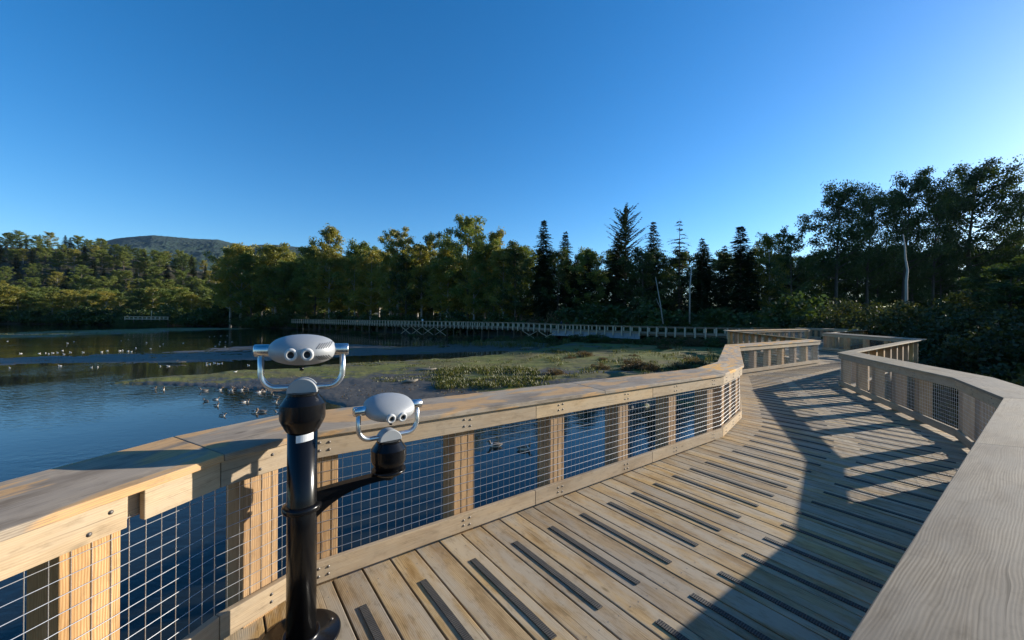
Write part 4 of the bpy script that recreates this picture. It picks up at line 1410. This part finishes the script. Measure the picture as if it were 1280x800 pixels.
# ------------------------------------------------------------------ people far off
def person(p, rz, top, label):
    o = empty('person', p, rz)
    me = bpy.data.meshes.new('body')
    J = [(0, 0, .95), (0, 0, 1.2), (0, 0, 1.42), (0, 0, 1.52), (0, .01, 1.62), (0, .01, 1.74),
         (.1, 0, .9), (.11, .03, .5), (.11, 0, .08), (.11, .14, .04), (-.1, 0, .9), (-.11, -.04, .5), (-.11, -.12, .08), (-.11, .02, .04),
         (.19, 0, 1.4), (.24, .02, 1.12), (.22, .14, .9), (-.19, 0, 1.4), (-.24, .0, 1.12), (-.23, .1, .88)]
    E_ = [(0, 1), (1, 2), (2, 3), (3, 4), (4, 5), (0, 6), (6, 7), (7, 8), (8, 9), (0, 10), (10, 11), (11, 12), (12, 13), (2, 14), (14, 15), (15, 16), (2, 17), (17, 18), (18, 19)]
    rd = [.15, .13, .14, .055, .085, .075, .09, .065, .045, .04, .09, .065, .045, .04, .06, .045, .035, .06, .045, .035]
    me.from_pydata(J, E_, [])
    ob = bpy.data.objects.new('body', me); COL.objects.link(ob); ob.parent = o
    sk = ob.modifiers.new('skin', 'SKIN')
    for i, r_ in enumerate(rd): me.skin_vertices[0].data[i].radius = (r_, r_ * .8)
    me.skin_vertices[0].data[0].use_root = True
    sb = ob.modifiers.new('sub', 'SUBSURF'); sb.levels = 1; sb.render_levels = 1
    dg = bpy.context.evaluated_depsgraph_get(); ev = ob.evaluated_get(dg)
    nm = bpy.data.meshes.new_from_object(ev); ob.modifiers.clear(); ob.data = nm
    for mt in (M['trousers'], top, M['skin'], M['hairm']): nm.materials.append(mt)
    for pl in nm.polygons:
        z = pl.center.z; x = abs(pl.center.x)
        pl.material_index = 0 if z < .95 and x < .19 else 1 if z < 1.5 and not (x > .18 and z < 1.0) else 2 if z < 1.70 and pl.center.y > -.02 or z < 1.0 else 3
        pl.use_smooth = True
    tag(o, label, 'person', 'people on the far walkway')
def on_fb(u):
    best = None
    for s_ in np.linspace(0, plen(FBv), 900):
        p = lerp_poly(offset_poly(FBv, 1.2, -1), s_)
        e = abs(640 + F * p.x / p.y - u)
        if best is None or e < best[0]: best = (e, p)
    return best[1]
person(on_fb(528), 0.6, M['shirt'], 'person in a white top walking on the far walkway above the white trestle')
person(on_fb(702), -0.8, M['trousers'], 'person in dark clothes on the far walkway by the girder span')

# ------------------------------------------------------------------ birds
def bird_mesh(body, belly):
    m = MB()
    path = [(-.24, 0, .075, .008), (-.20, 0, .072, .03), (-.12, 0, .06, .068), (0, 0, .05, .088), (.10, 0, .06, .075), (.15, 0, .09, .045), (.17, 0, .14, .030), (.18, 0, .18, .036), (.205, 0, .195, .032), (.235, 0, .192, .016), (.275, 0, .183, .009)]
    m.tube([p[:3] for p in path], [p[3] for p in path], 10)
    # colours by ring: 10 sides per ring step, then caps
    for i in range(len(m.f)):
        seg = i // 10 if i < 100 else 9
        zc = sum(m.v[k][2] for k in m.f[i]) / len(m.f[i])
        m.mi[i] = 2 if seg >= 9 and i < 110 and i >= 90 else (1 if (zc < .05 or seg in (4,)) else 0)
    return m.mesh('duck', [body, belly, M['bill']])
dk, gl_ = bird_mesh(M['duck_brown'], M['duck_pale']), bird_mesh(M['duck_pale'], M['duck_pale'])
random.seed(3)
def bird(me_, u, v, label, group, nm, s_=1.0, cat='bird'):
    p = gp(u, v); z = max(WATER_Z, ground_z(p.x, p.y))
    o = bpy.data.objects.new(nm, me_); COL.objects.link(o)
    o.location = (p.x, p.y, z - 0.01); o.rotation_euler = (0, 0, random.choice([0, math.pi]) + random.uniform(-.7, .7)); o.scale = (s_,) * 3
    tag(o, label, cat, group)
for u, v in [(273, 488), (288, 488), (294, 487), (300, 488), (307, 487), (318, 516), (327, 515.5), (345, 497), (343, 503), (351, 508), (255, 489), (203, 487), (192, 487), (322, 491), (336, 491), (350, 518), (361, 512)]:
    bird(dk, u, v, 'brown duck floating on the blue water beside the left railing', 'ducks on the near water', 'duck', 0.92)
for u, v in [(26, 442), (49, 442), (57, 441.5), (61, 442.5), (66, 441.5), (72, 441), (80, 443), (88, 440.5), (104, 440.5), (127, 440), (134, 438.5), (150, 438.5), (160, 439), (164, 439.5), (170, 435), (188, 436), (200, 433), (114, 459.5), (122, 459), (75, 457.5)]:
    bird(gl_, u, v, 'small white bird resting on the left mudflat', 'white birds on the mudflat', 'shore_bird', 0.52)
for u, v in [(258, 454), (262, 455.5), (268, 454), (273, 455), (277, 454.5), (258, 456.5), (294, 468), (262, 421), (268, 420.5), (276, 420), (284, 419.5), (275, 427.5), (282, 427.5), (290, 427.5), (229, 429)]:
    bird(gl_, u, v, 'small white bird on the mud between the spit and the tall viewer', 'white birds on the mudflat', 'shore_bird', 0.52)
for _ in range(16):
    u = random.uniform(5, 330); v = random.choice([random.gauss(440 - u * .012, 2.0), random.gauss(457, 2.2), random.gauss(428, 3)])
    bird(gl_, u, v, 'small white bird scattered over the shallow mudflats on the left', 'white birds on the mudflat', 'shore_bird', random.uniform(.4, .6))
for _ in range(9):
    u = random.uniform(250, 352); v = random.uniform(488, 524)
    bird(dk, u, v, 'brown duck floating on the blue water beside the left railing', 'ducks on the near water', 'duck', random.uniform(.6, .8))
bird(dk, 619, 558, 'brown duck seen through the wire mesh below the left railing', None, 'duck', 1.0)
bird(dk, 655, 562, 'dark duck seen through the wire mesh, right of the paler one', None, 'duck', 1.0)
for u, v, L, a, lab in [(532, 466, 1.6, .3, 'short dark log on the green bar right of the tall viewer'), (215, 454.5, 2.2, .1, 'grey driftwood log lying on the left mudflat'), (484, 437, 2.6, -.2, 'pale driftwood log on the far mud right of the viewer'),
                    (512, 482, 1.0, .4, 'small dark log stranded on the wet mud above the lower viewer'), (660, 436, 2.0, .2, 'dark driftwood log in the marsh below the far walkway')]:
    p = gp(u, v); z = max(WATER_Z, ground_z(p.x, p.y))
    m = MB(); m.tube([(-L / 2, 0, .04), (-L * .15, .06, .09), (L * .2, -.04, .08), (L / 2, .05, .16)], [.06, .1, .09, .04], 8)
    m.tube([(L * .1, 0, .1), (L * .2, .1, .32)], [.04, .015], 6)
    o = m.build('driftwood_log', M['driftwood']); o.location = (p.x, p.y, z); o.rotation_euler = (0, 0, a); tag(o, lab, 'log', 'driftwood')

# ------------------------------------------------------------------ air
HAZE = 0.000017
mb = MB()
x0, x1, y0, y1, z0, z1 = -4400, 4400, -4400, 4400, -60, 760
mb.hexa([(x0, y0, z0), (x0, y1, z0), (x0, y1, z1), (x0, y0, z1), (x1, y0, z0), (x1, y1, z0), (x1, y1, z1), (x1, y0, z1)])
m, nt, out = new_mat('thin_haze')
pv = nt.nodes.new('ShaderNodeVolumePrincipled')
pv.inputs['Color'].default_value = (0.50, 0.70, 1.0, 1); pv.inputs['Density'].default_value = HAZE; pv.inputs['Anisotropy'].default_value = 0.2
nt.links.new(pv.outputs[0], out.inputs['Volume'])
hz_ = mb.build('haze', m); tag(hz_, 'thin bluish haze over the lagoon and the far mountain', 'haze', kind='stuff')

# ------------------------------------------------------------------ light, sky, camera
world = bpy.data.worlds.new('World'); scene.world = world; world.use_nodes = True
nt = world.node_tree; nt.nodes.clear()
n = N(nt)
sky = n('ShaderNodeTexSky', sky_type='NISHITA')
sky.sun_disc = False; sky.sun_elevation = SUN_EL; sky.sun_rotation = SUN_AZ
sky.air_density = 1.0; sky.dust_density = 0.3; sky.ozone_density = 3.6; sky.altitude = 100
hs = n('ShaderNodeHueSaturation', {'Color': sky.outputs[0], 'Hue': 0.503, 'Saturation': 1.28})
bg = n('ShaderNodeBackground', {'Color': hs.outputs[0], 'Strength': 0.108})
wo = n('ShaderNodeOutputWorld', {'Surface': bg.outputs[0]})
sd = bpy.data.lights.new('sun', 'SUN'); sd.energy = 5.0; sd.angle = R(0.5); sd.color = (1.0, 0.925, 0.81)
so = bpy.data.objects.new('sun', sd); COL.objects.link(so)
dirv = Vector((math.sin(SUN_AZ) * math.cos(SUN_EL), math.cos(SUN_AZ) * math.cos(SUN_EL), math.sin(SUN_EL)))
so.rotation_euler = dirv.to_track_quat('Z', 'Y').to_euler(); so.location = dirv * 50

cd = bpy.data.cameras.new('camera'); cam = bpy.data.objects.new('camera', cd); COL.objects.link(cam)
cd.sensor_width = 36; cd.lens = F / 1280 * 36; cd.clip_start = 0.05; cd.clip_end = 20000
cam.matrix_world = Matrix.Rotation(math.pi / 2, 4, 'X') @ Matrix.Rotation(ROLL, 4, 'Z')
scene.camera = cam
scene.view_settings.view_transform = 'Standard'; scene.view_settings.look = 'None'
scene.view_settings.exposure = 1.02; scene.view_settings.gamma = 1
scene.cycles.use_denoising = True
scene.cycles.max_bounces = 6
